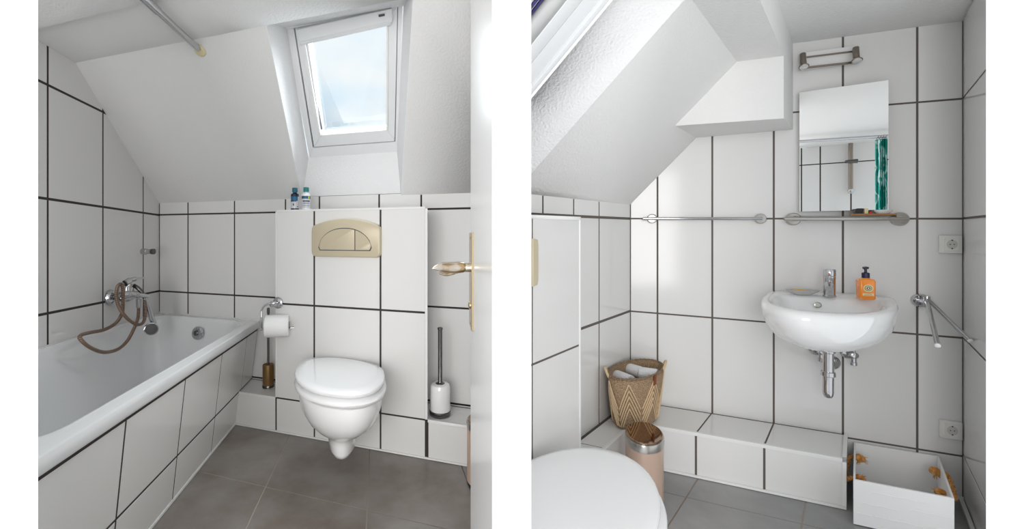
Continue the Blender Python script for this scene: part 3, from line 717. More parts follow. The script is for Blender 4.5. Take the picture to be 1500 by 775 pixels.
m = MB(); strip(m, dC - .056, dC - .060, -.02, -.029); strip(m, dC - .072, dC - .078, -.02, -.029); m.build('pane_line', mat('violet_grey_reflection', rgb(84, 78, 140), .4), wt)  # violet strips painted as the reflections on the pane

# ================================================================== right toilet: close to the camera, hung on the partition
def cut(pts, k=.2455):
    out = [];
    for i in range(len(pts)):
        p, q = pts[i], pts[(i + 1) % len(pts)]
        fp_, fq = p[0] - k * p[1], q[0] - k * q[1]
        if fp_ >= 0: out.append(p)
        if (fp_ >= 0) != (fq >= 0): t = fp_ / (fp_ - fq); out.append((p[0] + (q[0] - p[0]) * t, p[1] + (q[1] - p[1]) * t))
    return out
def resample(pts, n=64):
    L_ = [0]
    for i in range(len(pts)): L_.append(L_[-1] + math.dist(pts[i], pts[(i + 1) % len(pts)]))
    out = []
    for k in range(n):
        s = L_[-1] * k / n; i = max(j for j in range(len(pts)) if L_[j] <= s)
        t = (s - L_[i]) / max(1e-9, L_[i + 1] - L_[i]); p, q = pts[i], pts[(i + 1) % len(pts)]
        out.append((p[0] + (q[0] - p[0]) * t, p[1] + (q[1] - p[1]) * t))
    return out
cx0, cy0, ra, rb, rt = .3545, .9965, .3365, .179, .784
base = []
for k in range(96):
    a = 2 * PI * k / 96; x = ra * math.cos(a); y = rb * math.sin(a)
    if math.cos(a) < 0: x *= .80
    base.append((cx0 + x * math.cos(rt) - y * math.sin(rt), cy0 + x * math.sin(rt) + y * math.cos(rt)))
# start the resampling at a fixed corner so the rings line up
lid0 = cut(base); k0 = min(range(len(lid0)), key=lambda i: lid0[i][1] * 1 + abs(lid0[i][0] - .2455 * lid0[i][1]) * 50); lid0 = lid0[k0:] + lid0[:k0]
lid0 = resample(lid0)
mx, my = .30, 1.02
def lring(sc, z, ox=0, oy=0, keep=1):
    out = []
    for x, y in lid0:
        X_, Y_ = mx + (x - mx) * sc + ox, my + (y - my) * sc + oy
        X_ = max(X_, .2455 * Y_ + .0005)
        out.append(Vector((X_, Y_, z)))
    return out
tz = .396
tlt = thing('toilet', 'large close-up white toilet with closed lid beside the waste bin', 'toilet', (.24, 1.0, 0))
m = MB(); m.loft([lring(.965, tz - .026), lring(.99, tz - .022), lring(1.0, tz - .010), lring(.995, tz - .002), lring(.975, tz + .002), lring(.90, tz + .004), lring(.6, tz + .0055), lring(.3, tz + .006)], True, True); m.build('lid', 'seat', tlt, sharp=60)
m = MB(); m.loft([lring(.98, tz - .050, .008, -.006), lring(1.01, tz - .047, .008, -.006), lring(1.015, tz - .038, .008, -.006), lring(.99, tz - .031, .008, -.006)], True, True); m.build('seat', 'seat', tlt, sharp=60)
m = MB(); m.loft([lring(.96, tz - .052, .008, -.006), lring(.985, tz - .058, .008, -.006), lring(.985, tz - .085, .006, -.006), lring(.93, tz - .14), lring(.80, tz - .20), lring(.6, tz - .25), lring(.42, tz - .29), lring(.38, .09), lring(.3, .07)], True, True); m.build('bowl', 'ceramic', tlt, sharp=60)

# ================================================================== basket with rolled towels
lc = R.coords(Vector((.988, 1.90, 0))); bc0 = R.p(lc[0], lc[1], RZ + .0025)
EX, EY = Vector((.858, 0, 0)), Vector((.78, 1, 0))         # oval footprint that fits the corner
HB = .224
def br(h): return .113 + .032 * (h / HB) ** .8
def bp(a, rr_, h): return bc0 + (EX * math.cos(a) + EY * math.sin(a)) * rr_ + up * h
bk = thing('wicker_basket', 'oval woven seagrass basket holding rolled towels on the corner ledge', 'basket', bc0)
m = MB(); seg = 96; prof = [(br(HB * k / 22), HB * k / 22) for k in range(23)]
inner = [(br(HB * k / 22) - .010, max(.012, HB * k / 22)) for k in range(22, -1, -1)]
pr = [(.02, 0)] + prof + inner + [(.02, .012)]
rings = [[bp(2 * PI * k / seg, r + .0012 * math.sin(PI * k + PI * i), h) for k in range(seg)] for i, (r, h) in enumerate(pr)]
ul = [0]
for i in range(1, len(pr)): ul.append(ul[-1] + math.dist(pr[i], pr[i - 1]))
m.loft(rings, True, True, ul)
for k_, u_ in list(m.uv.items()): m.uv[k_] = [(b * 8, a * 9) for a, b in u_]
m.build('body', 'wicker', bk, sharp=70)
m = MB(); rope_n = 110
for ph in (0, PI): m.tube([bp(2 * PI * k / rope_n, br(HB) - .003 + .003 * math.cos(k * 1.1 + ph), HB + .003 * math.sin(k * 1.1 + ph)) for k in range(rope_n + 1)], .0048, 7)
m.build('rim', 'wicker', bk)
m = MB(); per = 7
for row in range(5):
    top = .205 - row * .027; amp = .115
    for k in range(per):
        for sg in (-1, 1):
            pts = []
            for i in range(9):
                t = i / 8; a = 2 * PI * (k + .30) / per + sg * t * PI / per * .92; h = top - amp * t
                if h < .008: break
                pts.append(bp(a, br(h) + .0035, h))
            if len(pts) > 2: m.tube(pts, .0027, 6)
m.build('chevron_braid', 'braid', bk)
for a0 in (PI + .42, .20):
    aa = [a0 - .26, a0 - .22, a0, a0 + .22, a0 + .26]; hh = [HB - .004, HB + .012, HB + .028, HB + .012, HB - .004]; oo = [.002, .008, .012, .008, .002]
    m = MB(); m.tube(bez([bp(a, br(HB) + o_, h) for a, h, o_ in zip(aa, hh, oo)]), .0055, 8); m.build('handle', 'braid', bk)
m = MB(); a = -.62
q = [bp(a - .055, br(HB) + .009, HB + .006), bp(a + .055, br(HB) + .009, HB + .006), bp(a + .055, br(HB - .045) + .009, HB - .040), bp(a - .055, br(HB - .045) + .009, HB - .040)]
m.prism(q, [v + Vector((.0, -.003, 0)) for v in q]); m.build('leather_tag', 'leather', bk)
def towel(c, ax, r, ln, label):
    ax = Vector(ax).normalized(); e1 = ax.cross(up).normalized(); e2 = e1.cross(ax)
    m = MB(); n = 60; th = .005
    prof = []
    for i in range(n + 1):
        t = i / n; a = t * 2 * PI * 2.6; rad = r * (.22 + .78 * t); prof.append((rad * math.cos(a), rad * math.sin(a), math.cos(a), math.sin(a)))
    loop = [(x + cx_ * th, y + sy_ * th) for x, y, cx_, sy_ in prof] + [(x - cx_ * th, y - sy_ * th) for x, y, cx_, sy_ in prof[::-1]]
    rg = lambda s, k: [c + ax * s + e1 * x * k + e2 * y * k for x, y in loop]
    m.loft([rg(-ln / 2, .95), rg(-ln / 2 + .006, 1), rg(ln / 2 - .006, 1), rg(ln / 2, .95)], True, True)
    tag(m.build('rolled_towel', 'towel', None, sharp=50, origin=c), label, 'towel', 'rolled white towels in the basket')
towel(bp(PI + .25, .066, .184), (.35, -1, .02), .028, .085, 'rolled white towel at the left side of the basket')
towel(bp(PI / 2 + .35, .075, .192), (.4, -1, .05), .027, .07, 'rolled white towel at the back in the middle of the basket')
towel(bp(.12, .066, .196), (1.1, -1, .10), .029, .075, 'rolled white towel at the right side of the basket')
towel(bp(-PI / 2 + .25, .058, .168), (.3, -1, .0), .027, .06, 'rolled white towel at the front in the middle of the basket')

# bin below the basket
rb_c = R.coords(Vector((.870, 1.612, 0))); rb_c = R.p(rb_c[0], rb_c[1], .001)
bin_(rb_c, .07, .262, X * .076, (X * .35 + Y).normalized() * .104, 'rose beige waste bin with mirrored brown lid standing below the basket')

# ================================================================== washbasin
sk = thing('washbasin', 'white ceramic wall-hung washbasin below the mirror', 'sink', R.p(-.06, RD - .005, .6))
SZ = .797
wl = RD - .005
def so(cu, back, front, hu, z, pw=2.5, n=64):
    pts = []
    for k in range(n):
        a = 2 * PI * k / n; c, s = math.cos(a), math.sin(a)
        if s >= 0:
            x = hu * math.copysign(abs(c) ** (2 / 5.5), c); d = back - (back - front) * .30 + (back - front) * .30 * abs(s) ** (2 / 5.5)
        else:
            x = hu * math.copysign(abs(c) ** (2 / pw), c); d = back - (back - front) * .30 - (back - front) * .70 * abs(s) ** (2 / pw)
        pts.append(R.p(cu + x, d, z))
    return pts
fr = R.hit(1215, 460, z=SZ)[1]
lu = R.hit(1113.5, 446, z=SZ - .02)[0]; ru = R.hit(1316, 452, z=SZ - .02)[0]
cu0, hu0 = -.057, .205
m = MB()
rings = [so(cu0, wl, fr + .22, .06, .632, 2), so(cu0, wl, fr + .16, .105, .637, 2), so(cu0, wl, fr + .10, .146, .652, 2.1), so(cu0, wl, fr + .05, .175, .675, 2.2), so(cu0, wl, fr + .018, .192, .705, 2.3), so(cu0, wl, fr - .002, .202, .740, 2.3),
         so(cu0, wl, fr - .010, .205, .768, 2.3), so(cu0, wl, fr - .008, .205, .783, 2.3), so(cu0, wl - .001, fr + .002, .202, .793, 2.3), so(cu0, wl - .003, fr + .018, .194, SZ, 2.3),
         so(cu0, .135, fr + .055, .168, SZ - .002, 2.3), so(cu0, .122, fr + .068, .160, SZ - .014, 2.3), so(cu0, .108, fr + .085, .148, SZ - .05, 2.3), so(cu0, .09, fr + .12, .125, SZ - .09, 2.2), so(cu0, .06, fr + .18, .09, SZ - .115, 2.1), so(cu0, .0, fr + .28, .02, SZ - .12, 2)]
m.loft(rings, True, True); m.build('basin', 'ceramic', sk, sharp=60)
q = R.w(1197.5, 446.5, d=.108); m = MB(); m.lathe(q - R.nd * -.002, [(.0125, 0), (.0125, .003), (.009, .004), (.0085, .001)], (R.nd + up * .2).normalized(), 20); m.build('overflow', 'brushed', sk)
m = MB(); m.lathe(R.p(cu0, -.02, SZ - .1195), [(.022, 0), (.022, .003), (.012, .005)], seg=20); m.build('drain', 'chrome', sk)
# faucet
qz = R.hit(1215, 434.5, z=SZ); fc = R.p(*qz)
fct = thing('basin_faucet', 'short upright chrome faucet on the washbasin', 'faucet', fc)
m = MB(); m.lathe(fc, [(.0205, 0), (.0205, .004), (.0185, .006), (.0185, .075), (.0195, .077), (.0195, .082)], seg=28); m.build('body', 'chrome', fct)
m = MB(); m.lathe(fc + up * .083, [(.0185, 0), (.0195, .002), (.0195, .026), (.017, .030), (.006, .031)], seg=28); m.build('lever', 'chrome', fct)
tow = Vector((-fc.x, -fc.y, 0)).normalized(); dv = -R.Dh
m = MB(); m.tube(bez([fc + dv * .01 + up * .055, fc + dv * .05 + up * .052, fc + dv * .085 + up * .040]), [.013] * 8 + [.011] * 9, 16); sp_ = m.build('spout', 'chrome', fct)
m = MB(); m.lathe(fc + dv * .0195 + up * .095, [(.003, 0), (.003, .002)], dv, 10); m.build('hot_mark', 'red', fct)
# soap dish
sc_ = R.p(*R.hit(1176, 431.5, z=SZ)); t = thing('soap_dish', 'small white oval soap dish on the left of the washbasin', 'dish', sc_)
m = MB(); m.lathe(sc_ + up * .0005, [(.5, 0), (.56, .002), (.86, .012), (1, .019), (.97, .0195), (.8, .013), (.5, .006), (.1, .005)], seg=36, ex=R.Uh * .058, ey=R.Dh * .042); m.build('dish', 'greyceramic', t, sharp=60)
m = MB(); m.lathe(sc_ + up * .0055 - R.Uh * .010, [(.7, 0), (.98, .004), (.95, .012), (.6, .0155), (.1, .016)], seg=28, ex=R.Uh * .026, ey=R.Dh * .018); tag(m.build('soap_bar', 'soap', None, sharp=60, origin=sc_), 'yellow bar of soap in the white dish', 'soap')
# soap pump bottle
sb = R.p(*R.hit(1268, 438.5, z=SZ)); t = thing('soap_dispenser', 'amber liquid soap bottle with navy pump on the washbasin', 'soap dispenser', sb)
hw, hd2 = .0235, .019
e1 = Vector((.90, -.43, 0)).normalized(); e2 = Vector((.43, .90, 0)).normalized()
def sq(hu_, hd_, z, rad=.007): return [sb + e1 * a + e2 * b + up * z for a, b in rr(0, 0, hu_, hd_, rad, 5)]
m = MB(); m.loft([sq(hw - .003, hd2 - .003, .0005), sq(hw, hd2, .004), sq(hw, hd2, .074), sq(hw - .003, hd2 - .003, .080), sq(.012, .012, .083, .011), sq(.010, .010, .087, .0099)], True, True); bd_ = m.build('bottle', 'amber', t, sharp=50)
m = MB(); m.lathe(sb + up * .084, [(.011, 0), (.0115, .002), (.0115, .020), (.009, .022), (.004, .023), (.004, .036), (.009, .037), (.009, .044), (.003, .046)], seg=20)
pn = (-e2 - e1 * .55).normalized(); m.tube([sb + up * .1255, sb + pn * .014 + up * .126, sb + pn * .027 + up * .122], [.0042, .0040, .0032], 10); m.build('pump', 'navy', t)
f0 = sb - e2 * (hd2 + .0003) + up * .046
m = MB(); m.lathe(f0, [(.0145, 0), (.0145, .0005)], -e2, 28); lb = m.build('round_label', 'cream', bd_)
m = MB(); m.lathe(f0 - e2 * .0005, [(.0110, 0), (.0110, .0004)], -e2, 28); m.build('label_ring', mat('olive_print', rgb(120, 120, 70), .6), lb)
m = MB(); m.lathe(f0 - e2 * .0009, [(.0085, 0), (.0085, .0004)], -e2, 28); m.build('label_centre', 'cream', lb)
m = MB()
for k in range(8):
    a = 2 * PI * k / 8; m.lathe(f0 - e2 * .0013 + (e1 * math.cos(a) + up * math.sin(a)) * .0045, [(.0018, 0), (.0018, .0003)], -e2, 8)
m.build('label_flower', 'navy', lb)
m = MB(); q = f0 - up * .030; m.prism([q - e1 * .016, q + e1 * .016, q + e1 * .016 + up * .010, q - e1 * .016 + up * .010], -e2 * .0005); lb2 = m.build('strip_label', 'cream', bd_)
m = MB(); q = q - e2 * .0005 + up * .002; m.prism([q - e1 * .013, q + e1 * .013, q + e1 * .013 + up * .0012, q - e1 * .013 + up * .0012], -e2 * .0003); q = q + up * .004; m.prism([q - e1 * .010, q + e1 * .010, q + e1 * .010 + up * .0012, q - e1 * .010 + up * .0012], -e2 * .0003); m.build('label_line', 'red', lb2)
# siphon
ps = R.w(1213, 510, d=.02); t = thing('drain_trap', 'chrome bottle trap below the washbasin', 'drain pipe', ps)
G = lambda y, x=1212.5: R.w(x, y, d=.02)
zt = G(505).z; f = lambda y: G(y).z - ps.z
cxx = ps
m = MB(); m.lathe(Vector((ps.x, ps.y, 0)), [(.017, G(556).z), (.0165, G(502).z)], seg=24); m.build('upper_pipe', 'chrome', t)
for y0_, y1_, r_ in ((506, 517, .0215), (544, 551, .022), (571, 574, .017)):
    m = MB(); m.lathe(Vector((ps.x, ps.y, 0)), [(r_ - .002, G(y1_).z), (r_, G(y1_).z + .002), (r_, G(y0_).z - .002), (r_ - .002, G(y0_).z)], seg=24); m.build('nut', 'chrome', t)
m = MB(); zb_ = G(583).z; m.lathe(Vector((ps.x, ps.y, 0)), [(.004, zb_), (.011, zb_ + .003), (.0155, zb_ + .012), (.0165, zb_ + .022), (.0165, G(551).z)], seg=24); m.build('cup', 'chrome', t)
m = MB(); pw_ = R.w(1218, 531, d=RD - .006); m.tube(bez([Vector((ps.x, ps.y, pw_.z)), (Vector((ps.x, ps.y, pw_.z)) + pw_) / 2, pw_]), .014, 16)
m.lathe(pw_, [(.030, 0), (.030, .004), (.022, .012), (.016, .014)], R.nd, 26); m.build('wall_pipe', 'chrome', t)
def valve(px, py, label):
    c = R.w(px, py, d=RD - .006); t = thing('angle_valve', label, 'valve', c, 'chrome angle valves under the washbasin')
    m = MB(); m.lathe(c, [(.026, 0), (.026, .004), (.020, .010), (.010, .012), (.010, .040), (.013, .041), (.013, .056), (.010, .058)], R.nd, 24); m.build('rosette', 'chrome', t)
    e = c + R.nd * .048
    m = MB(); m.tube([e, e - up * .03], [.0085, .0085], 12); m.lathe(e - up * .044, [(.008, 0), (.0105, .002), (.0105, .014), (.008, .016)], seg=14); m.build('knob', 'chrome', t)
    m = MB(); m.tube(bez([e, e + up * .03, e + up * .06 + R.nd * .01, e + up * .09 + R.nd * .01]), .0045, 10); m.build('pipe', 'chrome', t)
valve(1195, 511, 'chrome angle valve left of the drain trap')
valve(1241.5, 516, 'chrome angle valve right of the drain trap')

# ================================================================== towel rail, shelf rail and things on the shelf
def disc(m, c, r, h, n_=None): m.lathe(c, [(r, 0), (r, h * .5), (r * .82, h), (r * .3, h + .001)], n_ or R.nd, 28)
rz_ = R.hit(1040, 320.5, d=RD - .006)[2]
t = thing('towel_rail', 'chrome towel rail on the tiled wall left of the shelf', 'towel rail', R.p(-.5, RD - .005, rz_))
ra_, rbb = R.hit(955, 320.5, d=RD - .006)[0], R.hit(1113.5, 320.5, d=RD - .006)[0]
for u in (ra_, rbb):
    m = MB(); disc(m, R.p(u, RD - .006, rz_), .023, .012); m.tube([R.p(u, RD - .01, rz_), R.p(u, RD - .045, rz_)], .008, 12); m.build('bracket', 'brushed', t)
m = MB(); m.tube([R.p(ra_ - .028, RD - .045, rz_), R.p(rbb + .012, RD - .045, rz_)], .0075, 14); m.build('bar', 'chrome', t)
sa, sb_ = R.hit(1161, 320, d=RD - .006)[0], R.hit(1317, 320, d=RD - .006)[0]
rz2 = R.hit(1240, 320.5, d=.20)[2]
t = thing('glass_shelf', 'glass shelf with brushed steel rail below the mirror', 'shelf', R.p(0, RD - .005, rz2))
for u in (sa, sb_):
    m = MB(); disc(m, R.p(u, RD - .006, rz2), .028, .016); m.tube([R.p(u, RD - .01, rz2), R.p(u, .20, rz2)], .009, 12); m.build('bracket', 'brushed', t)
m = MB(); m.tube([R.p(sa - .022, .195, rz2), R.p(sb_ + .022, .195, rz2)], .0085, 14); m.build('rail', 'brushed', t)
m = MB(); m.block(R, sa + .012, sb_ - .012, .200, RD - .006, rz2 + .008, rz2 + .013); m.build('shelf_glass', 'glass', t)
sh = rz2 + .0135
us = lambda px: R.hit(px, 318, d=.24)[0]
t = thing('wooden_tray', 'small light brown wooden tray lying on the glass shelf', 'tray', R.p(us(1280), .24, sh))
m = MB(); m.block(R, us(1245), us(1313), .207, .268, sh, sh + .004); m.block(R, us(1245), us(1313), .207, .210, sh + .004, sh + .008); m.block(R, us(1245), us(1313), .265, .268, sh + .004, sh + .008); m.build('board', 'wood', t, bevel=.001)
zt = sh + .0043
m = MB(); q = [R.p(us(1249), .215, zt), R.p(us(1263), .215, zt), R.p(us(1263), .26, zt), R.p(us(1249), .26, zt)]
m.prism(q, [v + up * .026 + R.Uh * .004 for v in [q[0] + R.Uh * .008, q[1], q[2], q[3] + R.Uh * .008]]); tag(m.build('black_pouch', 'black', None, bevel=.003, origin=q[0]), 'black pouch on the left end of the wooden tray', 'pouch')
m = MB(); m.block(R, us(1266), us(1272), .225, .245, zt, zt + .027); t = thing('matchbox', 'tiny cream and red box on the wooden tray beside the black pouch', 'box', R.p(us(1269), .235, zt)); m.build('box', 'cream', t, bevel=.001)
m = MB(); m.block(R, us(1273), us(1277.5), .219, .221, zt, zt + .012); m.build('red_flap', 'red', t)
m = MB(); m.lathe(R.p(us(1274.5), .24, zt), [(.0045, 0), (.0045, .018), (.003, .020), (.003, .026)], seg=12); tag(m.build('small_vial', 'black', None, origin=R.p(us(1274.5), .24, zt)), 'tiny dark vial behind the cream and red box', 'vial')
gc = R.p(us(1293), .238, zt); m = MB(); m.lathe(gc, [(.5, 0), (.7, .003), (1, .018), (.96, .019), (.66, .005), (.1, .004)], seg=32, ex=R.Uh * .030, ey=R.Dh * .024); tag(m.build('glass_bowl', mat('ribbed_glass', (.75, .78, .78, 1), .08, spec=.8), None, sharp=50, origin=gc), 'shallow clear glass bowl on the right of the wooden tray', 'bowl')

# mirror
# it stands slightly open, its right side a few centimetres off the wall
mp = R.w(1171, 220, d=.272)
mn = Matrix.Rotation(math.radians(-8.5), 3, 'Z') @ R.nd
def mw(x, y, k=0):
    r_ = sight(x, y); return EYEV + r_ * ((mp + mn * k - EYEV).dot(mn) / r_.dot(mn))
mux = up.cross(mn).normalized(); mux = mux if mux.x > 0 else -mux
ma = mw(1171, 220); mwid = (mw(1301.5, 220) - ma).dot(mux); mz1 = (mw(1171, 133).z + mw(1301.5, 120).z) / 2; mz0 = (mw(1171, 309.5).z + mw(1301.5, 307.5).z) / 2
t = thing('wall_mirror', 'frameless rectangular mirror above the glass shelf', 'mirror', Vector((ma.x, ma.y, mz0)))
def mbox(m, e, k0, k1):
    q = [Vector((ma.x, ma.y, z)) + mux * a for a, z in ((e, mz0 + e), (mwid - e, mz0 + e), (mwid - e, mz1 - e), (e, mz1 - e))]
    m.prism([v + mn * k0 for v in q], [v + mn * k1 for v in q])
m = MB(); mbox(m, 0, -.003, 0); m.build('glass', 'mirror', t)
m = MB(); mbox(m, .004, -.010, -.0032); m.build('backing', 'grey', t)
# lamp above the mirror
t = thing('mirror_lamp', 'brushed steel wall lamp with two spots above the mirror', 'lamp', R.p(-.06, .27, 1.81))
lp = lambda x, y, d=.262: R.w(x, y, d=d)
m = MB(); m.prism([lp(1172, 79, .28), lp(1258, 68, .28), lp(1258, 92.5, .28), lp(1172, 104, .28)], R.nd * .012)
m.build('back_plate', mat('satin_white_plate', (.80, .80, .79, 1), .3), t, bevel=.001)
m = MB()
m.prism([lp(1177, 83.5, .258), lp(1254, 74, .258), lp(1254, 76.2, .258), lp(1177, 85.7, .258)], R.nd * .004)
m.prism([lp(1177, 98.5, .258), lp(1254, 90, .258), lp(1254, 93, .258), lp(1177, 101.5, .258)], R.nd * .006)
m.build('bar', 'darknickel', t)
for x, y0_, y1_ in ((1176, 79, 94), (1253.5, 70, 85)):
    a_, b_ = R.w(x, y0_, d=.235), R.w(x + 1, y1_, d=.230)
    m = MB(); m.tube([a_ + (a_ - b_).normalized() * .003, a_, b_, b_ - (a_ - b_).normalized() * .002], [.0085, .0105, .0105, .008], 20); sh_ = m.build('spot_housing', 'darknickel', t)
    dv_ = (b_ - a_).normalized(); dv_ = (dv_ + R.nd * .45 - R.Uh * .1).normalized()
    m = MB(); m.lathe(b_, [(.007, -.001), (.008, .004), (.0165, .013), (.0175, .016), (.0155, .0175)], dv_, 24); blb = m.build('reflector', 'darknickel', sh_)
    m = MB(); m.lathe(b_, [(.0145, .0165), (.0145, .0185), (.006, .020)], dv_, 24); m.build('bulb', 'bulb', sh_)
    m = MB(); m.tube([R.w(x, (y0_ + y1_) / 2, d=.258), R.w(x, (y0_ + y1_) / 2, d=.235)], .004, 10); m.build('arm', 'darksteel', sh_)

# sockets
def socket(px, py, label, s=1):
    c = R.coords(R.w(px, py, d=RD - .006)); t = thing('power_socket', label, 'socket', R.p(c[0], RD - .006, c[2]), 'white power sockets on the tiled wall')
    def pl(m, hu_, hz_, k0, k1, rad):
        o2 = rr(0, 0, hu_, hz_, rad, 4); m.loft([[R.p(c[0] + a, RD - .005, c[2] + b) + R.nd * k0 for a, b in o2], [R.p(c[0] + a, RD - .005, c[2] + b) + R.nd * k1 * .7 for a, b in o2], [R.p(c[0] + a * .97, RD - .005, c[2] + b * .97) + R.nd * k1 for a, b in o2]], True, True)
    m = MB(); pl(m, .031, .036, 0, .009, .003); m.build('outer_frame', 'socket', t)
    m = MB(); pl(m, .0205, .0245, .008, .013, .002); ins = m.build('insert', 'socket', t)
    cc = R.p(c[0], RD - .005, c[2])
    m = MB(); m.lathe(cc + R.nd * .0125, [(1, 0), (1, .0008), (.9, .001)], R.nd, 32, ex=R.Uh * .0155, ey=up * .0185); m.build('well', 'grey_light', ins)
    m = MB()
    for dx_ in (-.0055, .0055): m.lathe(cc + R.nd * .0134 + R.Uh * dx_, [(.0019, 0), (.0019, .0005)], R.nd, 12)
    for dz_ in (-.0165, .0165): m.prism([cc + R.nd * .0134 + R.Uh * a + up * (dz_ + b) for a, b in ((-.0022, -.0022), (.0022, -.0022), (.0022, .0022), (-.0022, .0022))], R.nd * .0006)
    m.build('contact_hole', 'black', ins)
M['grey_light'] = mat('socket_well', (.60, .59, .56, 1), .4)
socket(1391, 358, 'white power socket beside the glass shelf, the upper of two')
socket(1391.5, 629, 'white power socket near the floor, the lower of two')

# swivel towel holder
hb = R.w(1347.5, 440, d=RD - .006); t = thing('swivel_towel_holder', 'chrome towel holder with two swinging arms right of the washbasin', 'towel holder', hb)
m = MB(); disc(m, hb, .027, .014); m.tube([hb, hb + R.nd * .04], .010, 14); m.tube([hb + R.nd * .04 - up * .022, hb + R.nd * .04 + up * .022], .009, 14); m.build('base', 'chrome', t)
p0_ = hb + R.nd * .04
for (x, y, dd, z_) in ((1373.5, 506, -.08, .004), (1421.5, 499.5, .06, .012)):
    m = MB(); q = R.w(x, y, d=dd); s_ = p0_ + up * z_; m.tube([s_, q], .0068, 14); ar = m.build('arm', 'chrome', t)
    m = MB(); m.lathe(q, [(.0074, -.003), (.0074, .003), (.004, .005)], (q - s_), 14); m.build('end_cap', 'trimwhite', ar)

# ================================================================== white wooden box with rope handles
bx0, bx1, by0, by1, bh = .020, .277, -.110, .272, .163
t = thing('storage_box', 'white wooden box with jute rope handles on the floor under the socket', 'box', R.p(.15, .08, .001))
th = .006
m = MB()
m.block(R, bx0, bx1, by0, by1, .001, .009)
m.block(R, bx0, bx1, by0, by0 + th * 1.6, .009, bh); m.block(R, bx0, bx1, by1 - th * 1.6, by1, .009, bh)
m.block(R, bx0, bx0 + th, by0 + th * 1.6, by1 - th * 1.6, .009, bh); m.block(R, bx1 - th, bx1, by0 + th * 1.6, by1 - th * 1.6, .009, bh)
m.build('case', 'whiteboard', t, bevel=.0012)
m = MB()
for a, b, z in ((.05, .20, .13), (.02, .12, .085), (.15, .25, .095), (.06, .18, .045), (.19, .255, .05), (.01, .05, .045)):
    pts = [R.p(bx0 + a + (b - a) * k / 10, by0 - .0005, z + .0012 * math.sin(k * 1.3)) for k in range(11)]; m.tube(pts, .0013, 6)
m.build('front_relief', 'whiteboard', t)
def rope_pts(A_, B_, n, tw, r):
    pts = []
    ax = (B_ - A_).normalized(); e = ax.orthogonal().normalized(); g = ax.cross(e)
    for i in range(n + 1):
        s = i / n; pts.append(A_.lerp(B_, s) + (e * math.cos(tw * s) + g * math.sin(tw * s)) * r)
    return pts
def rope(m, path, r=.007, strands=3):
    path = bez(path, 8); n = len(path)
    for k in range(strands):
        pts = []; a = (path[1] - path[0]).normalized().orthogonal().normalized()
        for i, q in enumerate(path):
            tt = (path[min(i + 1, n - 1)] - path[max(i - 1, 0)]).normalized(); a = (a - tt * a.dot(tt)).normalized(); b = tt.cross(a)
            ang = 2 * PI * k / strands + i * .75; pts.append(q + (a * math.cos(ang) + b * math.sin(ang)) * r * .55)
        m.tube(pts, r * .62, 7)
def knot(m, c, r):
    for k in range(5):
        a = k * 1.1; ax = Vector((math.cos(a), math.sin(a * 1.7) * .6, math.sin(a))).normalized(); e = ax.orthogonal().normalized(); g = ax.cross(e)
        m.tube([c + (e * math.cos(q) + g * math.sin(q)) * r * .7 for q in [2 * PI * j / 12 for j in range(13)]], r * .32, 7)
    for k in range(16):
        dv = Vector((random.uniform(-1, 1), random.uniform(-1, 1), random.uniform(-1.6, .4))).normalized(); m.tube([c + dv * r * .5, c + dv * r * 1.1, c + dv * r * 1.6 - up * r * .2], [.0016, .0012, .0006], 5)
for side in (0, 1):
    ub = bx0 if side == 0 else bx1; s_ = -1 if side == 0 else 1
    # seen from the basin side each handle leaves the board through two holes, knotted inside
    ins = .010 * -s_
    if side == 0: ya, yb = (.02, .115), (.19, .130)
    else: ya, yb = (.03, .115), (.19, .130)
    pa = R.p(ub + s_ * .004, ya[0], ya[1]); pb = R.p(ub + s_ * .004, yb[0], yb[1])
    m = MB(); rope(m, [R.p(ub - s_ * .008, ya[0], ya[1]), R.p(ub + s_ * .012, ya[0], ya[1] - .004), R.p(ub + s_ * .022, ya[0] + .05, ya[1] - .030), R.p(ub + s_ * .022, yb[0] - .05, yb[1] - .030), R.p(ub + s_ * .012, yb[0], yb[1] - .004), R.p(ub - s_ * .008, yb[0], yb[1])], .0075)
    hdl = m.build('rope_handle', 'rope', t)
    for (yy, zz) in (ya, yb):
        m = MB(); knot(m, R.p(ub - s_ * (.006 + .013), yy, zz), .0165); m.build('rope_knot', 'rope', hdl)

# ================================================================== what the mirror shows: shower corner behind the viewer
def refl(x, y, dist):
    """point at a normal distance from the mirror that the photograph shows reflected at x, y"""
    r = sight(x, y); t_ = (mp - EYEV).dot(mn) / r.dot(mn); q = EYEV + r * t_; rr_ = r - mn * 2 * r.dot(mn)
    return q + rr_ * (dist / rr_.dot(mn))
WDST = 2.95
a0_ = refl(1171, 240, WDST); a1_ = refl(1302, 240, WDST)
ux = mux; ref0 = Vector((a1_.x, a1_.y, 0)); wu = lambda x, y=260, dd=WDST: (refl(x, y, dd) - ref0).dot(ux)
fnw = lambda a, b: ref0 + ux * a + up * b
hz1 = refl(1236, 312, WDST).z; hz2 = refl(1236, 238, WDST).z
us_ = sorted([wu(1174), wu(1201.5), wu(1246.5), wu(1246.5) - .0 + (wu(1246.5) - wu(1201.5))])
lo_, hi_ = wu(1171) - 0, wu(1302)
l0, l1 = min(lo_, hi_) - .12, max(lo_, hi_) + .45
o = tiled('wall_opposite', fnw, -mn, [(l0, 0), (l1, 0), (l1, HC), (l0, HC)], sorted([wu(1174, 260), wu(1201.5, 260), wu(1246.5, 260)] + [wu(1246.5, 260) + (wu(1246.5, 260) - wu(1201.5, 260)) * k for k in (1, 2)]), [hz1 - (hz2 - hz1) * 2, hz1 - (hz2 - hz1), hz1, hz2], g=.010, back=.05)
struct(o, 'white tiled shower wall seen in the mirror')
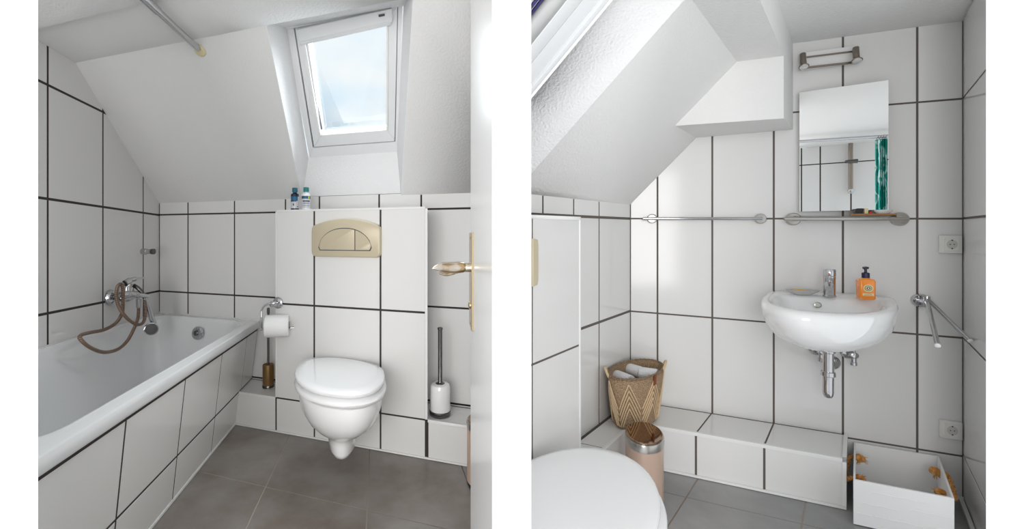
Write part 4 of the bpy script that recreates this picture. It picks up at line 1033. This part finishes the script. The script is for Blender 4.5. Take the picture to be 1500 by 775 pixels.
zb0 = refl(1236, 199, WDST - .3).z; q0 = refl(1171, 199, WDST - .3); q1 = refl(1302, 199, WDST - .3); dq = (q1 - q0); dq.z = 0
m = MB(); v = [q0 - dq * .35, q1 + dq * .5, q1 + dq * .5 - mn * 0, q0 - dq * .35]
m.prism([Vector((v[0].x, v[0].y, zb0)), Vector((v[1].x, v[1].y, zb0)), Vector((v[1].x, v[1].y, HC - .001)), Vector((v[0].x, v[0].y, HC - .001))], mn * .28)
struct(m.build('ceiling_beam', 'plaster'), 'white plastered beam over the shower seen in the mirror')
t = thing('shower_rail', 'vertical steel shower rail seen in the mirror', 'shower rail', refl(1246, 282, WDST - .05))
m = MB(); m.tube([refl(1246, 280, WDST - .05), refl(1246, 194, WDST - .05)], .016, 14); m.build('pole', 'darknickel', t)
m = MB(); q = refl(1246, 236.5, WDST - .07); m.tube([q - ux * .035, q + ux * .045], [.014, .020], 12); m.build('slider', 'darksteel', t)
m = MB(); q = refl(1246, 280.5, WDST - .05); m.tube([q + up * .02, q - up * .02], [.022, .016], 14); m.tube([q, q - mn * .06], .012, 10); m.build('wall_mount', 'chrome', t)
RDST = 2.35
p1 = refl(1168, 207.5, RDST); p2 = refl(1305, 199.0, RDST)
dvr = (p2 - p1); 
m = MB(); m.tube([p1 - dvr * .25, p2 + dvr * .1], .013, 14); tag(m.build('curtain_rod', 'chrome', None, origin=p1), 'steel curtain rod seen in the mirror', 'curtain rod')
t0_ = refl(1284, 202, RDST); t1_ = refl(1299.5, 202, RDST); b0_ = refl(1284, 320, RDST)
t = thing('shower_curtain', 'gathered teal shower curtain with white leaf print seen in the mirror', 'curtain', t0_)
m = MB(); n = 80; W_ = (t1_ - t0_); pts = []
zt_ = t0_.z - .012; zb2 = .35
for k in range(n + 1):
    s = k / n; q = t0_ + W_ * s + mn * (.028 * math.sin(s * 2 * PI * 4.5) + .01 * math.sin(s * 23)); pts.append(q)
ringo = [Vector((q.x, q.y, 0)) for q in pts] + [Vector((q.x, q.y, 0)) + mn * .004 for q in pts[::-1]]
m.loft([[q + up * z for q in ringo] for z in (zb2, .8, 1.2, 1.5, zt_)], True, True); m.build('fabric', 'curtain', t, sharp=60)
for k in range(4):
    m = MB(); q = t0_ + W_ * ((k + .5) / 4); m.tube([q + (up * math.cos(a) + mn * math.sin(a)) * .02 for a in [2 * PI * j / 14 for j in range(15)]], .0022, 6); m.build('ring', 'chrome', t)

# ================================================================== light
wd = bpy.data.worlds.new('sky'); scene.world = wd; wd.use_nodes = True
N = wd.node_tree.nodes; K = wd.node_tree.links; bg = N['Background']
tc = N.new('ShaderNodeTexCoord'); nz = N.new('ShaderNodeTexNoise'); nz.inputs['Scale'].default_value = 2.6; nz.inputs['Detail'].default_value = 6; nz.inputs['Roughness'].default_value = .5
mp_ = N.new('ShaderNodeMapping'); mp_.inputs['Scale'].default_value = (1, 1, 2.0); mp_.inputs['Location'].default_value = (.35, .2, .55)
K.new(tc.outputs['Generated'], mp_.inputs[0]); K.new(mp_.outputs[0], nz.inputs['Vector'])
cr = N.new('ShaderNodeValToRGB'); e = cr.color_ramp.elements
e[0].position = .36; e[0].color = (.74, .88, 1, 1); e[1].position = .54; e[1].color = (1, 1, 1, 1)
K.new(nz.outputs['Fac'], cr.inputs['Fac']); K.new(cr.outputs[0], bg.inputs['Color']); bg.inputs['Strength'].default_value = 1.06
def area(name, loc, tgt, size, sy, power, col=(1, 1, 1)):
    l = bpy.data.lights.new(name, 'AREA'); l.shape = 'RECTANGLE'; l.size = size; l.size_y = sy; l.energy = power; l.color = col
    o = bpy.data.objects.new(name, l); COL.objects.link(o); o.location = loc; o.rotation_euler = (Vector(tgt) - Vector(loc)).to_track_quat('-Z', 'Y').to_euler(); return o
area('front_fill', (-.35, -1.5, 1.15), (-.25, 2, 1.30), 2.6, 1.5, 84, (1, .975, .95))  # added frontal fill behind the camera, not a lamp of the place
wc = L.p(.70, -.05, 1.75)
area('daylight', wc - wn * .30, wc + wn, .55, .7, 20, (.92, .96, 1))
def cut_at(o, k, keep):
    """end a piece of wall, floor or ceiling at the partition"""
    me = o.data; org = Vector(o['_o']); bm = bmesh.new(); bm.from_mesh(me)
    no = Vector((1, -k, 0)).normalized() * keep
    g = bm.verts[:] + bm.edges[:] + bm.faces[:]
    rz = bmesh.ops.bisect_plane(bm, geom=g, plane_co=-org, plane_no=no, clear_inner=True)
    ed = [x for x in rz['geom_cut'] if isinstance(x, bmesh.types.BMEdge)]
    if ed: bmesh.ops.holes_fill(bm, edges=ed, sides=0)
    bm.to_mesh(me); bm.free()
for o in list(bpy.data.objects):
    if o.type != 'MESH': continue
    rt = o
    while rt.parent: rt = rt.parent
    n_ = rt.name
    if n_ in ('wall_back', 'floor', 'wall_ledge', 'ceiling_slope', 'ceiling', 'ceiling_beam', 'baseboard_back'): cut_at(o, (751.5 - CX) / FPX, -1)
    if n_ in ('wall_left.001', 'floor.001', 'wall_ledge.001', 'wall_cistern.001', 'ceiling_slope.001', 'trim_2', 'ceiling.001', 'window_2', 'flush_plate.001', 'baseboard_back.001'): cut_at(o, (765.5 - CX) / FPX, 1)
vs = scene.view_settings; vs.view_transform = 'Standard'; vs.look = 'None'; vs.exposure = 0; vs.gamma = 1; vs.use_curve_mapping = False
for o in list(bpy.data.objects):
    if '_o' in o: del o['_o']
